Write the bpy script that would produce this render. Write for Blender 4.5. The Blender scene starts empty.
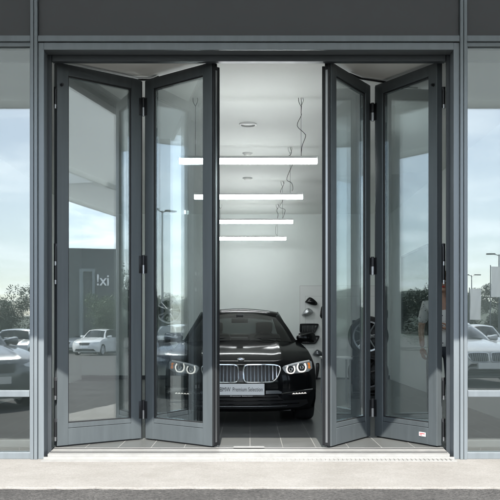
import bpy, bmesh, math, random
from mathutils import Vector, Matrix
from mathutils.bvhtree import BVHTree
from mathutils.geometry import delaunay_2d_cdt

random.seed(7)
R = math.radians
sc = bpy.context.scene
COL = sc.collection

# ------------------------------------------------------------------ materials
def mat(name, col, rough=.5, metal=0, var=0, vscale=8, bump=0, bscale=60, coat=0, emit=None, estr=0, spec=.5, stretch=None):
    m = bpy.data.materials.new(name); m.use_nodes = True
    nt = m.node_tree; b = nt.nodes['Principled BSDF']
    b.inputs['Base Color'].default_value = (*col, 1)
    b.inputs['Roughness'].default_value = rough
    b.inputs['Metallic'].default_value = metal
    b.inputs['Coat Weight'].default_value = coat
    b.inputs['Coat Roughness'].default_value = .02
    b.inputs['Specular IOR Level'].default_value = spec
    if emit:
        b.inputs['Emission Color'].default_value = (*emit, 1); b.inputs['Emission Strength'].default_value = estr
    if var or bump:
        tc = nt.nodes.new('ShaderNodeTexCoord'); mp = nt.nodes.new('ShaderNodeMapping')
        nt.links.new(tc.outputs['Object'], mp.inputs['Vector'])
        if stretch: mp.inputs['Scale'].default_value = stretch
    if var:
        n = nt.nodes.new('ShaderNodeTexNoise'); n.inputs['Scale'].default_value = vscale; n.inputs['Detail'].default_value = 8
        n.inputs['Roughness'].default_value = .65
        nt.links.new(mp.outputs['Vector'], n.inputs['Vector'])
        r = nt.nodes.new('ShaderNodeValToRGB')
        r.color_ramp.elements[0].position = .3; r.color_ramp.elements[1].position = .7
        r.color_ramp.elements[0].color = (*[c*(1-var) for c in col], 1)
        r.color_ramp.elements[1].color = (*[min(1, c*(1+var)) for c in col], 1)
        nt.links.new(n.outputs['Fac'], r.inputs['Fac']); nt.links.new(r.outputs['Color'], b.inputs['Base Color'])
        mr = nt.nodes.new('ShaderNodeMapRange'); mr.inputs['To Min'].default_value = max(0, rough-.08); mr.inputs['To Max'].default_value = min(1, rough+.08)
        nt.links.new(n.outputs['Fac'], mr.inputs['Value']); nt.links.new(mr.outputs['Result'], b.inputs['Roughness'])
    if bump:
        n2 = nt.nodes.new('ShaderNodeTexNoise'); n2.inputs['Scale'].default_value = bscale; n2.inputs['Detail'].default_value = 6
        nt.links.new(mp.outputs['Vector'], n2.inputs['Vector'])
        bp = nt.nodes.new('ShaderNodeBump'); bp.inputs['Strength'].default_value = bump; bp.inputs['Distance'].default_value = .01
        nt.links.new(n2.outputs['Fac'], bp.inputs['Height']); nt.links.new(bp.outputs['Normal'], b.inputs['Normal'])
    return m

def glass(name, tint, r0, gcol=(1, 1, 1), wav=0.0):
    """coated architectural glass: clear transmission with a mirror reflection that rises towards grazing"""
    m = bpy.data.materials.new(name); m.use_nodes = True; nt = m.node_tree
    nt.nodes.remove(nt.nodes['Principled BSDF']); out = nt.nodes['Material Output']
    g = nt.nodes.new('ShaderNodeNewGeometry')
    d = nt.nodes.new('ShaderNodeVectorMath'); d.operation = 'DOT_PRODUCT'
    nt.links.new(g.outputs['Incoming'], d.inputs[0]); nt.links.new(g.outputs['Normal'], d.inputs[1])
    def mth(op, a, b=None):
        n = nt.nodes.new('ShaderNodeMath'); n.operation = op
        for i, v in enumerate((a, b)):
            if v is None: continue
            if isinstance(v, (int, float)): n.inputs[i].default_value = v
            else: nt.links.new(v, n.inputs[i])
        return n.outputs[0]
    c = mth('ABSOLUTE', d.outputs['Value']); f = mth('POWER', mth('SUBTRACT', 1.0, c), 5.0)
    f = mth('ADD', mth('MULTIPLY', f, 1-r0), r0)
    t = nt.nodes.new('ShaderNodeBsdfTransparent'); t.inputs['Color'].default_value = (*tint, 1)
    gl = nt.nodes.new('ShaderNodeBsdfGlossy'); gl.inputs['Roughness'].default_value = 0.0; gl.inputs['Color'].default_value = (*gcol, 1)
    if wav:
        tc = nt.nodes.new('ShaderNodeTexCoord'); n2 = nt.nodes.new('ShaderNodeTexNoise'); n2.inputs['Scale'].default_value = 1.7; n2.inputs['Detail'].default_value = 1
        nt.links.new(tc.outputs['Object'], n2.inputs['Vector'])
        bp = nt.nodes.new('ShaderNodeBump'); bp.inputs['Strength'].default_value = wav; bp.inputs['Distance'].default_value = .01
        nt.links.new(n2.outputs['Fac'], bp.inputs['Height']); nt.links.new(bp.outputs['Normal'], gl.inputs['Normal'])
    mx = nt.nodes.new('ShaderNodeMixShader')
    nt.links.new(f, mx.inputs['Fac']); nt.links.new(t.outputs[0], mx.inputs[1]); nt.links.new(gl.outputs[0], mx.inputs[2])
    nt.links.new(mx.outputs[0], out.inputs['Surface'])
    return m

M = {}
M['frame'] = mat('anthracite_frame', (.080, .094, .101), .40, .2, .13, 2.2, stretch=(5, 5, .45))
M['frame_dark'] = mat('anthracite_dark', (.035, .042, .048), .42, .1, .08, 3)
M['mullion'] = mat('mullion_grey', (.155, .178, .192), .38, .3, .09, 2.2, stretch=(5, 5, .45))
M['fascia'] = mat('fascia_sheet', (.052, .054, .057), .5, .1, .07, 2)
M['gasket'] = mat('rubber_gasket', (.012, .013, .014), .5)
M['hinge'] = mat('hinge_steel', (.30, .31, .32), .3, .9)
M['black_metal'] = mat('black_metal', (.015, .016, .018), .35, .4)
M['alu'] = mat('threshold_aluminium', (.30, .30, .29), .45, .4, .08, 12)
M['soffit'] = mat('soffit_sheet', (.66, .67, .66), .55, 0, .04, 1.2)
def translucent(m, k):
    # translucency added to brighten the soffit; lets part of the daylight through
    nt = m.node_tree; b = nt.nodes['Principled BSDF']; out = nt.nodes['Material Output']
    t = nt.nodes.new('ShaderNodeBsdfTranslucent'); t.inputs['Color'].default_value = (.92, .95, .95, 1)
    x = nt.nodes.new('ShaderNodeMixShader'); x.inputs['Fac'].default_value = k
    nt.links.new(b.outputs[0], x.inputs[1]); nt.links.new(t.outputs[0], x.inputs[2]); nt.links.new(x.outputs[0], out.inputs['Surface'])
translucent(M['soffit'], .38)
M['wall'] = mat('plaster_wall', (.74, .785, .765), .75, 0, .025, 1.5, .05, 140)
M['charcoal'] = mat('charcoal_light_block', (.085, .092, .096), .75, 0, .05, 1.5)
M['ceil'] = mat('plaster_ceiling', (.83, .85, .82), .8, 0, .02, 1.1, .05, 140)
def concrete_mat():
    m = mat('pale_concrete', (.21, .203, .19), .9); nt = m.node_tree; b = nt.nodes['Principled BSDF']
    tc = nt.nodes.new('ShaderNodeTexCoord')
    def noise(sc_, det, ro, c0, c1, p0, p1):
        n = nt.nodes.new('ShaderNodeTexNoise'); n.inputs['Scale'].default_value = sc_; n.inputs['Detail'].default_value = det; n.inputs['Roughness'].default_value = ro
        nt.links.new(tc.outputs['Object'], n.inputs['Vector'])
        r = nt.nodes.new('ShaderNodeValToRGB'); r.color_ramp.elements[0].position = p0; r.color_ramp.elements[1].position = p1
        r.color_ramp.elements[0].color = (*c0, 1); r.color_ramp.elements[1].color = (*c1, 1); nt.links.new(n.outputs['Fac'], r.inputs['Fac']); return n, r
    n1, r1 = noise(2.1, 10, .7, (.178, .170, .156), (.222, .215, .202), .32, .62)
    n2, r2 = noise(75, 4, .6, (.80, .80, .80), (1.12, 1.12, 1.12), .3, .7)
    n3, r3 = noise(14, 6, .8, (.86, .85, .82), (1, 1, 1), .28, .42)
    mx = nt.nodes.new('ShaderNodeMix'); mx.data_type = 'RGBA'; mx.blend_type = 'MULTIPLY'; mx.inputs['Factor'].default_value = 1
    nt.links.new(r1.outputs['Color'], mx.inputs[6]); nt.links.new(r2.outputs['Color'], mx.inputs[7])
    my = nt.nodes.new('ShaderNodeMix'); my.data_type = 'RGBA'; my.blend_type = 'MULTIPLY'; my.inputs['Factor'].default_value = 1
    nt.links.new(mx.outputs[2], my.inputs[6]); nt.links.new(r3.outputs['Color'], my.inputs[7]); nt.links.new(my.outputs[2], b.inputs['Base Color'])
    bp = nt.nodes.new('ShaderNodeBump'); bp.inputs['Strength'].default_value = .4; bp.inputs['Distance'].default_value = .004
    nt.links.new(n2.outputs['Fac'], bp.inputs['Height']); nt.links.new(bp.outputs['Normal'], b.inputs['Normal'])
    return m
M['concrete'] = concrete_mat()
M['roofslab'] = mat('roof_membrane', (.25, .25, .25), .8)
M['panel_white'] = mat('white_panel', (.72, .74, .73), .45, 0, .02, 2)
M['paint_black'] = None
M['paint_white'] = mat('white_car_paint', (.55, .56, .56), .2, 0, coat=.8)
M['paint_silver'] = mat('silver_car_paint', (.42, .44, .45), .25, .6, coat=.8)
M['paint_grey'] = mat('grey_car_paint', (.09, .10, .11), .2, .4, coat=.8)
M['black_plastic'] = mat('black_plastic', (.010, .010, .011), .45, 0, .2, 20)
M['chrome'] = mat('chrome', (.80, .81, .82), .12, 1)
M['satin'] = mat('satin_grey', (.34, .36, .38), .25, .8)
M['tyre'] = mat('tyre_rubber', (.014, .014, .015), .75, 0, .15, 30, .3, 90)
M['rim'] = mat('alloy_rim', (.60, .61, .62), .3, .55)
M['rim_dark'] = mat('dark_alloy_rim', (.03, .03, .032), .25, .6)
M['lamp_house'] = mat('headlamp_housing', (.50, .52, .53), .25, .5)
M['led_ring'] = mat('headlamp_ring', (.9, .9, .9), .3, emit=(1, .94, .84), estr=.45)
M['orange'] = mat('orange_indicator', (.75, .20, .02), .3, emit=(1, .30, .03), estr=.12)
M['lens'] = mat('lamp_lens', (.04, .045, .05), .05, .2, coat=1)
M['plate'] = mat('white_plate', (.78, .79, .79), .4)
M['ink'] = mat('plate_lettering', (.03, .03, .035), .5)
M['blue'] = mat('emblem_blue', (.03, .17, .48), .3)
M['white'] = mat('white_enamel', (.8, .8, .8), .35)
M['leather'] = mat('dark_leather', (.016, .015, .015), .45, 0, .2, 30)
M['lamp_tube'] = mat('pendant_diffuser', (.9, .9, .88), .4, emit=(.95, .99, 1), estr=16.0)
M['lamp_body'] = mat('pendant_body', (.75, .76, .75), .45)
M['wire'] = mat('thin_black_wire', (.03, .03, .03), .5)
M['disc'] = mat('downlight_ring', (.55, .56, .55), .4)
M['disc_in'] = mat('downlight_lens', (.70, .71, .68), .3)
M['screen'] = mat('dark_screen', (.012, .015, .02), .7, 0, .3, 2, spec=.08)
M['skin'] = mat('skin', (.40, .24, .17), .5, 0, .08, 14)
M['hair'] = mat('light_brown_hair', (.16, .10, .05), .55, 0, .3, 40)
M['trousers'] = mat('dark_trousers', (.022, .027, .036), .8, 0, .15, 25)
M['shoe'] = mat('dark_shoe', (.02, .018, .016), .4)
M['bark'] = mat('bark', (.09, .07, .05), .9, 0, .25, 8, .5, 30)
M['leaf_a'] = mat('leaf_green', (.055, .085, .040), .6, 0, .35, 3)
M['leaf_b'] = mat('leaf_dark_green', (.040, .065, .040), .6, 0, .35, 3)
M['hill'] = mat('wooded_hill', (.045, .065, .045), .9, 0, .5, .25, .8, 2)
M['pole'] = mat('galvanised_pole', (.25, .26, .27), .45, .7)
M['banner'] = mat('white_banner_cloth', (.75, .76, .77), .8)
M['clad'] = mat('slate_cladding', (.060, .066, .072), .6, 0, .08, 2)
M['marking'] = mat('road_paint', (.68, .68, .66), .8, 0, .12, 8)
M['red'] = mat('red_print', (.6, .03, .03), .5)
def black_paint():
    # deep black lacquer: weak mirror that rises only moderately towards grazing
    m = glass('black_car_paint', (0, 0, 0), .028, (1, 1, 1)); nt = m.node_tree
    gl = [n for n in nt.nodes if n.type == 'BSDF_GLOSSY'][0]; gl.inputs['Roughness'].default_value = .09
    tr = [n for n in nt.nodes if n.type == 'BSDF_TRANSPARENT'][0]; mx = [n for n in nt.nodes if n.type == 'MIX_SHADER'][0]
    df = nt.nodes.new('ShaderNodeBsdfDiffuse'); df.inputs['Color'].default_value = (.0045, .005, .0055, 1)
    nt.links.new(df.outputs[0], mx.inputs[1]); nt.nodes.remove(tr)
    for n in nt.nodes:
        if n.type == 'MATH' and n.operation == 'MULTIPLY': n.inputs[1].default_value = .20
    return m
M['paint_black'] = black_paint()
M['glass_leaf'] = glass('door_glass', (.87, .90, .90), .27, (.93, .985, 1), .012)
M['glass_side'] = glass('window_glass', (.70, .73, .735), .18, (.94, .99, .985), .012)
M['glass_clear'] = glass('clear_glass', (.975, .98, .978), .05)
M['glass_car'] = glass('car_glass', (.36, .39, .38), .055)
M['glass_dark'] = glass('car_dark_glass', (.30, .33, .33), .06)

# shirt: white with small dark dots
def shirt_mat():
    m = mat('dotted_white_shirt', (.72, .72, .70), .85); nt = m.node_tree; b = nt.nodes['Principled BSDF']
    tc = nt.nodes.new('ShaderNodeTexCoord'); v = nt.nodes.new('ShaderNodeTexVoronoi'); v.inputs['Scale'].default_value = 26
    nt.links.new(tc.outputs['Object'], v.inputs['Vector'])
    r = nt.nodes.new('ShaderNodeValToRGB'); r.color_ramp.elements[0].position = .16; r.color_ramp.elements[1].position = .2
    r.color_ramp.elements[0].color = (.05, .05, .06, 1); r.color_ramp.elements[1].color = (.72, .72, .70, 1)
    nt.links.new(v.outputs['Distance'], r.inputs['Fac']); nt.links.new(r.outputs['Color'], b.inputs['Base Color'])
    return m
M['shirt'] = shirt_mat()

def tile_mat():
    m = mat('grey_floor_tile', (.10, .105, .105), .28); nt = m.node_tree; b = nt.nodes['Principled BSDF']
    tc = nt.nodes.new('ShaderNodeTexCoord'); mp = nt.nodes.new('ShaderNodeMapping')
    nt.links.new(tc.outputs['Object'], mp.inputs['Vector'])
    mp.inputs['Rotation'].default_value = (0, 0, R(90))
    br = nt.nodes.new('ShaderNodeTexBrick'); br.offset = 0; br.inputs['Scale'].default_value = 1
    br.inputs['Brick Width'].default_value = 1.28; br.inputs['Row Height'].default_value = .32
    br.inputs['Mortar Size'].default_value = .0035; br.inputs['Mortar Smooth'].default_value = .1
    br.inputs['Color1'].default_value = (.088, .092, .090, 1); br.inputs['Color2'].default_value = (.100, .104, .101, 1)
    br.inputs['Mortar'].default_value = (.25, .25, .24, 1)
    nt.links.new(mp.outputs['Vector'], br.inputs['Vector'])
    n = nt.nodes.new('ShaderNodeTexNoise'); n.inputs['Scale'].default_value = 7; n.inputs['Detail'].default_value = 8
    nt.links.new(tc.outputs['Object'], n.inputs['Vector'])
    mx = nt.nodes.new('ShaderNodeMix'); mx.data_type = 'RGBA'; mx.blend_type = 'OVERLAY'; mx.inputs['Factor'].default_value = .15
    nt.links.new(br.outputs['Color'], mx.inputs[6]); nt.links.new(n.outputs['Fac'], mx.inputs[7])
    nt.links.new(mx.outputs[2], b.inputs['Base Color'])
    mr = nt.nodes.new('ShaderNodeMapRange'); mr.inputs['To Min'].default_value = .27; mr.inputs['To Max'].default_value = .33
    nt.links.new(n.outputs['Fac'], mr.inputs['Value']); nt.links.new(mr.outputs['Result'], b.inputs['Roughness'])
    return m
M['tile'] = tile_mat()

def asphalt_mat():
    m = mat('asphalt', (.06, .056, .052), .9); nt = m.node_tree; b = nt.nodes['Principled BSDF']
    tc = nt.nodes.new('ShaderNodeTexCoord')
    v = nt.nodes.new('ShaderNodeTexVoronoi'); v.inputs['Scale'].default_value = 70
    n = nt.nodes.new('ShaderNodeTexNoise'); n.inputs['Scale'].default_value = 1.3; n.inputs['Detail'].default_value = 10; n.inputs['Roughness'].default_value = .75
    for x in (v, n): nt.links.new(tc.outputs['Object'], x.inputs['Vector'])
    r = nt.nodes.new('ShaderNodeValToRGB'); r.color_ramp.elements[0].color = (.024, .021, .018, 1); r.color_ramp.elements[1].color = (.060, .054, .047, 1)
    r.color_ramp.elements[0].position = .3; r.color_ramp.elements[1].position = .72
    nt.links.new(n.outputs['Fac'], r.inputs['Fac'])
    mx = nt.nodes.new('ShaderNodeMix'); mx.data_type = 'RGBA'; mx.blend_type = 'MULTIPLY'; mx.inputs['Factor'].default_value = 1
    n4 = nt.nodes.new('ShaderNodeTexNoise'); n4.inputs['Scale'].default_value = 42; n4.inputs['Detail'].default_value = 5; n4.inputs['Roughness'].default_value = .8
    nt.links.new(tc.outputs['Object'], n4.inputs['Vector'])
    r4 = nt.nodes.new('ShaderNodeValToRGB'); r4.color_ramp.elements[0].position = .38; r4.color_ramp.elements[1].position = .66
    r4.color_ramp.elements[0].color = (.35, .34, .33, 1); r4.color_ramp.elements[1].color = (2.0, 1.95, 1.85, 1)
    nt.links.new(n4.outputs['Fac'], r4.inputs['Fac'])
    nt.links.new(r.outputs['Color'], mx.inputs[6]); nt.links.new(r4.outputs['Color'], mx.inputs[7])
    hs = nt.nodes.new('ShaderNodeHueSaturation'); hs.inputs['Saturation'].default_value = .3
    nt.links.new(mx.outputs[2], hs.inputs['Color']); nt.links.new(hs.outputs['Color'], b.inputs['Base Color'])
    bp = nt.nodes.new('ShaderNodeBump'); bp.inputs['Strength'].default_value = 1.0; bp.inputs['Distance'].default_value = .009
    nt.links.new(v.outputs['Distance'], bp.inputs['Height']); nt.links.new(bp.outputs['Normal'], b.inputs['Normal'])
    return m
M['asphalt'] = asphalt_mat()

# ------------------------------------------------------------------ mesh helpers
def obj(name, bm, m, parent=None, smooth=False, loc=None, recalc=True, angle=40):
    if recalc: bmesh.ops.recalc_face_normals(bm, faces=bm.faces[:])
    me = bpy.data.meshes.new(name); bm.to_mesh(me); bm.free()
    for mm in (m if isinstance(m, (list, tuple)) else [m]): me.materials.append(M[mm] if isinstance(mm, str) else mm)
    if smooth:
        for p in me.polygons: p.use_smooth = True
        me.set_sharp_from_angle(angle=R(angle))
    o = bpy.data.objects.new(name, me); COL.objects.link(o)
    if parent: o.parent = parent
    if loc: o.location = loc
    return o
def tag(o, label=None, cat=None, group=None, kind=None):
    if label: o['label'] = label
    if cat: o['category'] = cat
    if group: o['group'] = group
    if kind: o['kind'] = kind
    return o
def thing(name, label, cat, loc=(0, 0, 0), rz=0, group=None):
    o = bpy.data.objects.new(name, None); COL.objects.link(o); o.location = loc; o.rotation_euler = (0, 0, rz); o.empty_display_size = .1
    return tag(o, label, cat, group)
def copy_tree(o, parent=None):
    c = o.copy(); COL.objects.link(c)
    if parent: c.parent = parent
    for ch in list(o.children): copy_tree(ch, c)
    return c
def box(bm, x0, x1, y0, y1, z0, z1, bev=0, mtx=None, mi=0):
    r = bmesh.ops.create_cube(bm, size=1)
    vs = r['verts']
    bmesh.ops.scale(bm, vec=(x1-x0, y1-y0, z1-z0), verts=vs)
    bmesh.ops.translate(bm, vec=((x0+x1)/2, (y0+y1)/2, (z0+z1)/2), verts=vs)
    fs = set(f for v in vs for f in v.link_faces)
    for f in fs: f.material_index = mi
    if bev:
        es = list(set(e for v in vs for e in v.link_edges))
        rr = bmesh.ops.bevel(bm, geom=es, offset=bev, segments=2, affect='EDGES', profile=.5)
        vs = list(set(v for f in rr['faces'] for v in f.verts) | set(v for v in vs if v.is_valid))
    if mtx is not None: bmesh.ops.transform(bm, matrix=mtx, verts=[v for v in vs if v.is_valid])
    return bm
def B(*a, **k): return box(bmesh.new(), *a, **k)
def tube(bm, pts, rad, n=8, closed=False, mi=0, cap=True):
    pts = [Vector(p) for p in pts]; N = len(pts); rings = []
    rads = rad if isinstance(rad, (list, tuple)) else [rad]*N
    up = Vector((0, 0, 1)); prev = None
    for i, p in enumerate(pts):
        a = pts[(i-1) % N] if (closed or i > 0) else p; b = pts[(i+1) % N] if (closed or i < N-1) else p
        t = (b-a).normalized()
        if prev is None:
            s = t.cross(up)
            if s.length < .1: s = t.cross(Vector((1, 0, 0)))
        else: s = prev - t*prev.dot(t)
        s.normalize(); prev = s; u = s.cross(t)
        rings.append([bm.verts.new(p+(s*math.cos(2*math.pi*k/n)+u*math.sin(2*math.pi*k/n))*rads[i]) for k in range(n)])
    for i in range(N if closed else N-1):
        A, C = rings[i], rings[(i+1) % N]
        for k in range(n): bm.faces.new((A[k], A[(k+1) % n], C[(k+1) % n], C[k])).material_index = mi
    if cap and not closed:
        bm.faces.new(rings[0]).material_index = mi; bm.faces.new(rings[-1][::-1]).material_index = mi
    return bm
def lathe(bm, prof, n=40, axis='X', c=(0, 0, 0), mi=0):
    """profile (r, a): revolve about axis through c"""
    c = Vector(c); rings = []
    for r, a in prof:
        ring = []
        for k in range(n):
            th = 2*math.pi*k/n; p, q = r*math.cos(th), r*math.sin(th)
            v = {'X': (a, p, q), 'Y': (p, a, q), 'Z': (p, q, a)}[axis]
            ring.append(bm.verts.new(c+Vector(v)))
        rings.append(ring)
    for i in range(len(rings)-1):
        for k in range(n): bm.faces.new((rings[i][k], rings[i][(k+1) % n], rings[i+1][(k+1) % n], rings[i+1][k])).material_index = mi
    return bm
def prism(bm, pts, a0, a1, plane='XZ', mi=0):
    """extrude a polygon: plane XZ -> along y, XY -> along z, YZ -> along x"""
    def P(p, a): return {'XZ': (p[0], a, p[1]), 'XY': (p[0], p[1], a), 'YZ': (a, p[0], p[1])}[plane]
    A = [bm.verts.new(P(p, a0)) for p in pts]; C = [bm.verts.new(P(p, a1)) for p in pts]; n = len(pts)
    bm.faces.new(A).material_index = mi; bm.faces.new(C[::-1]).material_index = mi
    for i in range(n): bm.faces.new((A[i], C[i], C[(i+1) % n], A[(i+1) % n])).material_index = mi
    return bm
def textmesh(name, s, size, m, parent, mtx, depth=.002, bold=0, align='CENTER', width=None):
    cu = bpy.data.curves.new('lettering', 'FONT'); cu.body = s; cu.size = size; cu.extrude = depth; cu.offset = bold; cu.align_x = align; cu.align_y = 'CENTER'
    t = bpy.data.objects.new('lettering_curve', cu); COL.objects.link(t)
    dg = bpy.context.evaluated_depsgraph_get(); me = bpy.data.meshes.new_from_object(t.evaluated_get(dg))
    bpy.data.objects.remove(t)
    me.name = name
    if width:
        xs = [v.co.x for v in me.vertices]; k = width/(max(xs)-min(xs))
        me.transform(Matrix.Diagonal((k, 1, 1, 1)))
    me.transform(mtx); me.materials.clear(); me.materials.append(M[m])
    o = bpy.data.objects.new(name, me); COL.objects.link(o); o.parent = parent
    return o
FACE_CAM = Matrix.Rotation(R(90), 4, 'X')          # text in the XZ plane, facing -y

# ------------------------------------------------------------------ ground and setting
FY = 7.80                    # facade front plane
PZ = -.072                   # pavement level
def gz(x, y):
    r = math.hypot(x, y-3)
    return -.088 - min(.48, .013*max(0, r-9))
def ground():
    bm = bmesh.new()
    xs = [-400, -250, -160, -100] + [i*6 for i in range(-12, 13)] + [100, 160, 250, 400]
    ys = [-420, -260, -170, -110, -80] + [-70+i*5 for i in range(15)] + [2, 6.6, 7.5, 12, 24, 40, 70]
    g = [[bm.verts.new((x, y, gz(x, y) if y < 7 else min(gz(x, y), -.12))) for x in xs] for y in ys]
    for j in range(len(ys)-1):
        for i in range(len(xs)-1): bm.faces.new((g[j][i], g[j][i+1], g[j+1][i+1], g[j+1][i]))
    return bm
tag(obj('ground', ground(), 'asphalt'), 'dark worn asphalt yard in front of the pale pavement', kind='structure')

def pavement():
    bm = bmesh.new(); n = 520; x0, x1 = -14, 18; rows = []
    for i in range(n+1):
        x = x0+(x1-x0)*i/n
        j = .007*math.sin(x*9.1)+.006*math.sin(x*23.7)+random.uniform(-.013, .013)
        yE = 6.415+j
        rows.append([bm.verts.new(p) for p in ((x, yE-.006, -.13), (x, yE, PZ-.005), (x, yE+.003+random.uniform(0, .006), PZ-.001), (x, yE+.03, PZ), (x, 7.0, PZ), (x, 8.6, PZ), (x, 8.6, -.13))])
    for a, b in zip(rows, rows[1:]):
        for k in range(6): bm.faces.new((a[k], a[k+1], b[k+1], b[k]))
    return bm
tag(obj('pavement', pavement(), 'concrete', recalc=True), 'pale sunlit concrete pavement strip in front of the glass doors', kind='structure')

WL, WR, WB, CZ = -3.85, 3.2, 19.0, 3.78
tag(obj('floor', B(WL, WR, 8.06, WB, -.06, 0), 'tile'), 'dark grey tiled showroom floor with pale joints', kind='structure')
tag(obj('ceiling', B(WL, WR, 8.12, WB, CZ, CZ+.12), 'ceil'), 'pale showroom ceiling', kind='structure')
tag(obj('wall_back', B(WL-.2, WR+.2, WB, WB+.2, -.1, CZ+.12), 'wall'), 'pale grey back wall of the showroom', kind='structure')
GL, GR = 12.40, 10.15    # charcoal bays added to darken the door glass end here, white plaster behind
tag(obj('wall_left_light_block', B(WL-.2, WL, 8.12, GL-.003, -.1, CZ+.12), 'charcoal'), 'charcoal front bay of the left side wall, added to darken the door glass', kind='structure')
tag(obj('wall_right_light_block', B(WR, WR+.2, 8.12, GR-.003, -.1, CZ+.12), 'charcoal'), 'charcoal front bay of the right side wall, added to darken the door glass', kind='structure')
tag(obj('wall_left', B(WL-.2, WL, GL, WB-.003, -.1, CZ+.12), 'wall'), 'pale left side wall of the showroom', kind='structure')
tag(obj('wall_right', B(WR, WR+.2, GR, WB-.003, -.1, CZ+.12), 'wall'), 'pale right side wall of the showroom', kind='structure')
for x0, x1 in ((WL-9, WL-.2), (WR+.2, WR+9)):  # unseen pale aprons added to bounce daylight up towards the ceiling
    tag(obj('bounce_apron', B(x0, x1, 8.62, 22, -.15, -.074), 'concrete'), 'pale strip along the side of the showroom, added to bounce light up', kind='structure')
sk = bmesh.new(); box(sk, WL, WR, WB-.018, WB-.002, 0, .09)
tag(obj('skirting', sk, 'frame_dark'), 'dark skirting along the foot of the back wall', kind='structure')

# ------------------------------------------------------------------ the building front
bld = thing('showroom_building', 'car showroom front in anthracite metal and glass under a deep canopy', 'building', (0, 0, 0))
MULL = [(-2.058, -1.992), (1.969, 2.033)]
OUT = [-3.92, 3.27]
def bl(name, bm, m, parent=bld, **k): return obj(name, bm, m, parent, **k)
# fascia sheets between the mullions
for x0, x1 in ((OUT[0]+.035, MULL[0][0]-.004), (MULL[0][1]+.004, MULL[1][0]-.004), (MULL[1][1]+.004, OUT[1]-.035)):
    bl('fascia_panel', B(x0, x1, FY+.005, FY+.16, 3.908, 4.55, .003), 'fascia')
for x0, x1 in MULL + [(OUT[0]-.032, OUT[0]+.032), (OUT[1]-.032, OUT[1]+.032)]:
    bm = bmesh.new(); xm = (x0+x1)/2
    box(bm, x0, xm-.0035, FY-.03, FY+.16, PZ, 4.55, .003); box(bm, xm+.0035, x1, FY-.03, FY+.16, PZ, 4.55, .003)
    box(bm, xm-.004, xm+.004, FY-.01, FY+.1, PZ, 4.54)
    bl('mullion', bm, 'mullion')
for x0, x1 in ((MULL[0][1], MULL[1][0]), (OUT[0]+.032, MULL[0][0]), (MULL[1][1], OUT[1]-.032)):
    bm = bmesh.new(); box(bm, x0+.002, x1-.002, FY-.018, FY+.14, 3.847, 3.903, .003)
    bl('transom', bm, 'mullion')
# frame round the folding doors: pale outer frame, door frame with its recess shade put into a darker colour
bm = bmesh.new()
box(bm, -1.990, -1.936, FY-.004, FY+.14, PZ, 3.840, .003); box(bm, 1.913, 1.967, FY-.004, FY+.14, PZ, 3.840, .003)
box(bm, -1.9355, 1.9125, FY-.006, FY+.14, 3.772, 3.8405, .003)
bl('outer_frame', bm, 'mullion')
bm = bmesh.new()
box(bm, -1.962, -1.900, FY+.141, FY+.165, PZ, 3.838, .002); box(bm, 1.879, 1.94, FY+.141, FY+.165, PZ, 3.838, .002); box(bm, -1.985, -1.940, FY+.166, FY+.27, PZ, 3.838, .002); box(bm, 1.925, 1.965, FY+.166, FY+.27, PZ, 3.838, .002)
box(bm, -1.8955, 1.8715, FY+.143, FY+.21, 3.712, 3.836, .002)
box(bm, -3.85, 3.2, FY+.275, FY+.315, 3.755, 4.2)
bl('door_frame', bm, 'frame_dark')
bm = bmesh.new(); box(bm, -1.895, 1.871, FY+.215, FY+.27, 3.765, 3.835)
bl('head_track', bm, 'black_metal')
# side windows: pane + rails, each one a part of the building
def side_window(x0, x1):
    bm = bmesh.new(); f = .012
    box(bm, x0+.002, x1-.002, FY, FY+.13, PZ, PZ+.062, .003)
    box(bm, x0+.002, x1-.002, FY+.0, FY+.13, 3.805, 3.845, .003)
    box(bm, x0+.002, x0+f, FY, FY+.13, PZ+.063, 3.804); box(bm, x1-f, x1-.002, FY, FY+.13, PZ+.063, 3.804)
    w = bl('window', bm, 'mullion')
    obj('pane', B(x0+f+.001, x1-f-.001, FY+.03, FY+.056, PZ+.064, 3.803), 'glass_side', w)
    rb = B(x0+f+.002, x1-f-.002, FY-.004, FY+.028, .512, .572, .003); obj('rail', rb, 'mullion', w)
    rb = B(x0+f+.002, x1-f-.002, FY+.07, FY+.12, .03, .095, .004); obj('sill', rb, 'alu', w)
    return w
side_window(OUT[0]+.032, MULL[0][0]); side_window(MULL[1][1], OUT[1]-.032)
# canopy with a sloping soffit and a thin drop edge
CY = FY-2.73
bm = bmesh.new()
prism(bm, [(FY+.004, 4.50), (CY+.05, 4.055), (CY+.05, 3.96), (CY, 3.96), (CY, 4.62), (FY+.004, 4.70)], -6.6, 12.5, 'YZ')
bl('canopy', bm, 'soffit')
bm = bmesh.new()
prism(bm, [(CY-.003, 4.06), (3.55, 4.05), (3.55, 3.96), (3.50, 3.96), (3.50, 4.6), (CY-.003, 4.6)], 5.9, 12.5, 'YZ')
bl('canopy_extension', bm, 'soffit')
bl('roof', B(WL-.25, WR+.25, FY+.17, WB+.4, 4.71, 4.9), 'roofslab')
bm = bmesh.new(); box(bm, WL-.2, WR+.2, FY+.17, FY+.27, 4.0, 4.7); box(bm, WL-.2, WL-.05, FY+.28, WB+.19, CZ+.13, 4.7); box(bm, WR+.05, WR+.2, FY+.28, WB+.19, CZ+.13, 4.7); box(bm, WL-.2, WR+.2, WB+.21, WB+.4, -.1, 4.7)
bl('outer_wall', bm, 'clad')
for cx_ in (7.2, 11.6, -6.2):
    bm = bmesh.new(); tube(bm, [(cx_, FY-.5, -.08), (cx_, FY-.5, 4.42)], .09, 20); bl('canopy_column', bm, 'mullion', smooth=True)
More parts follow.
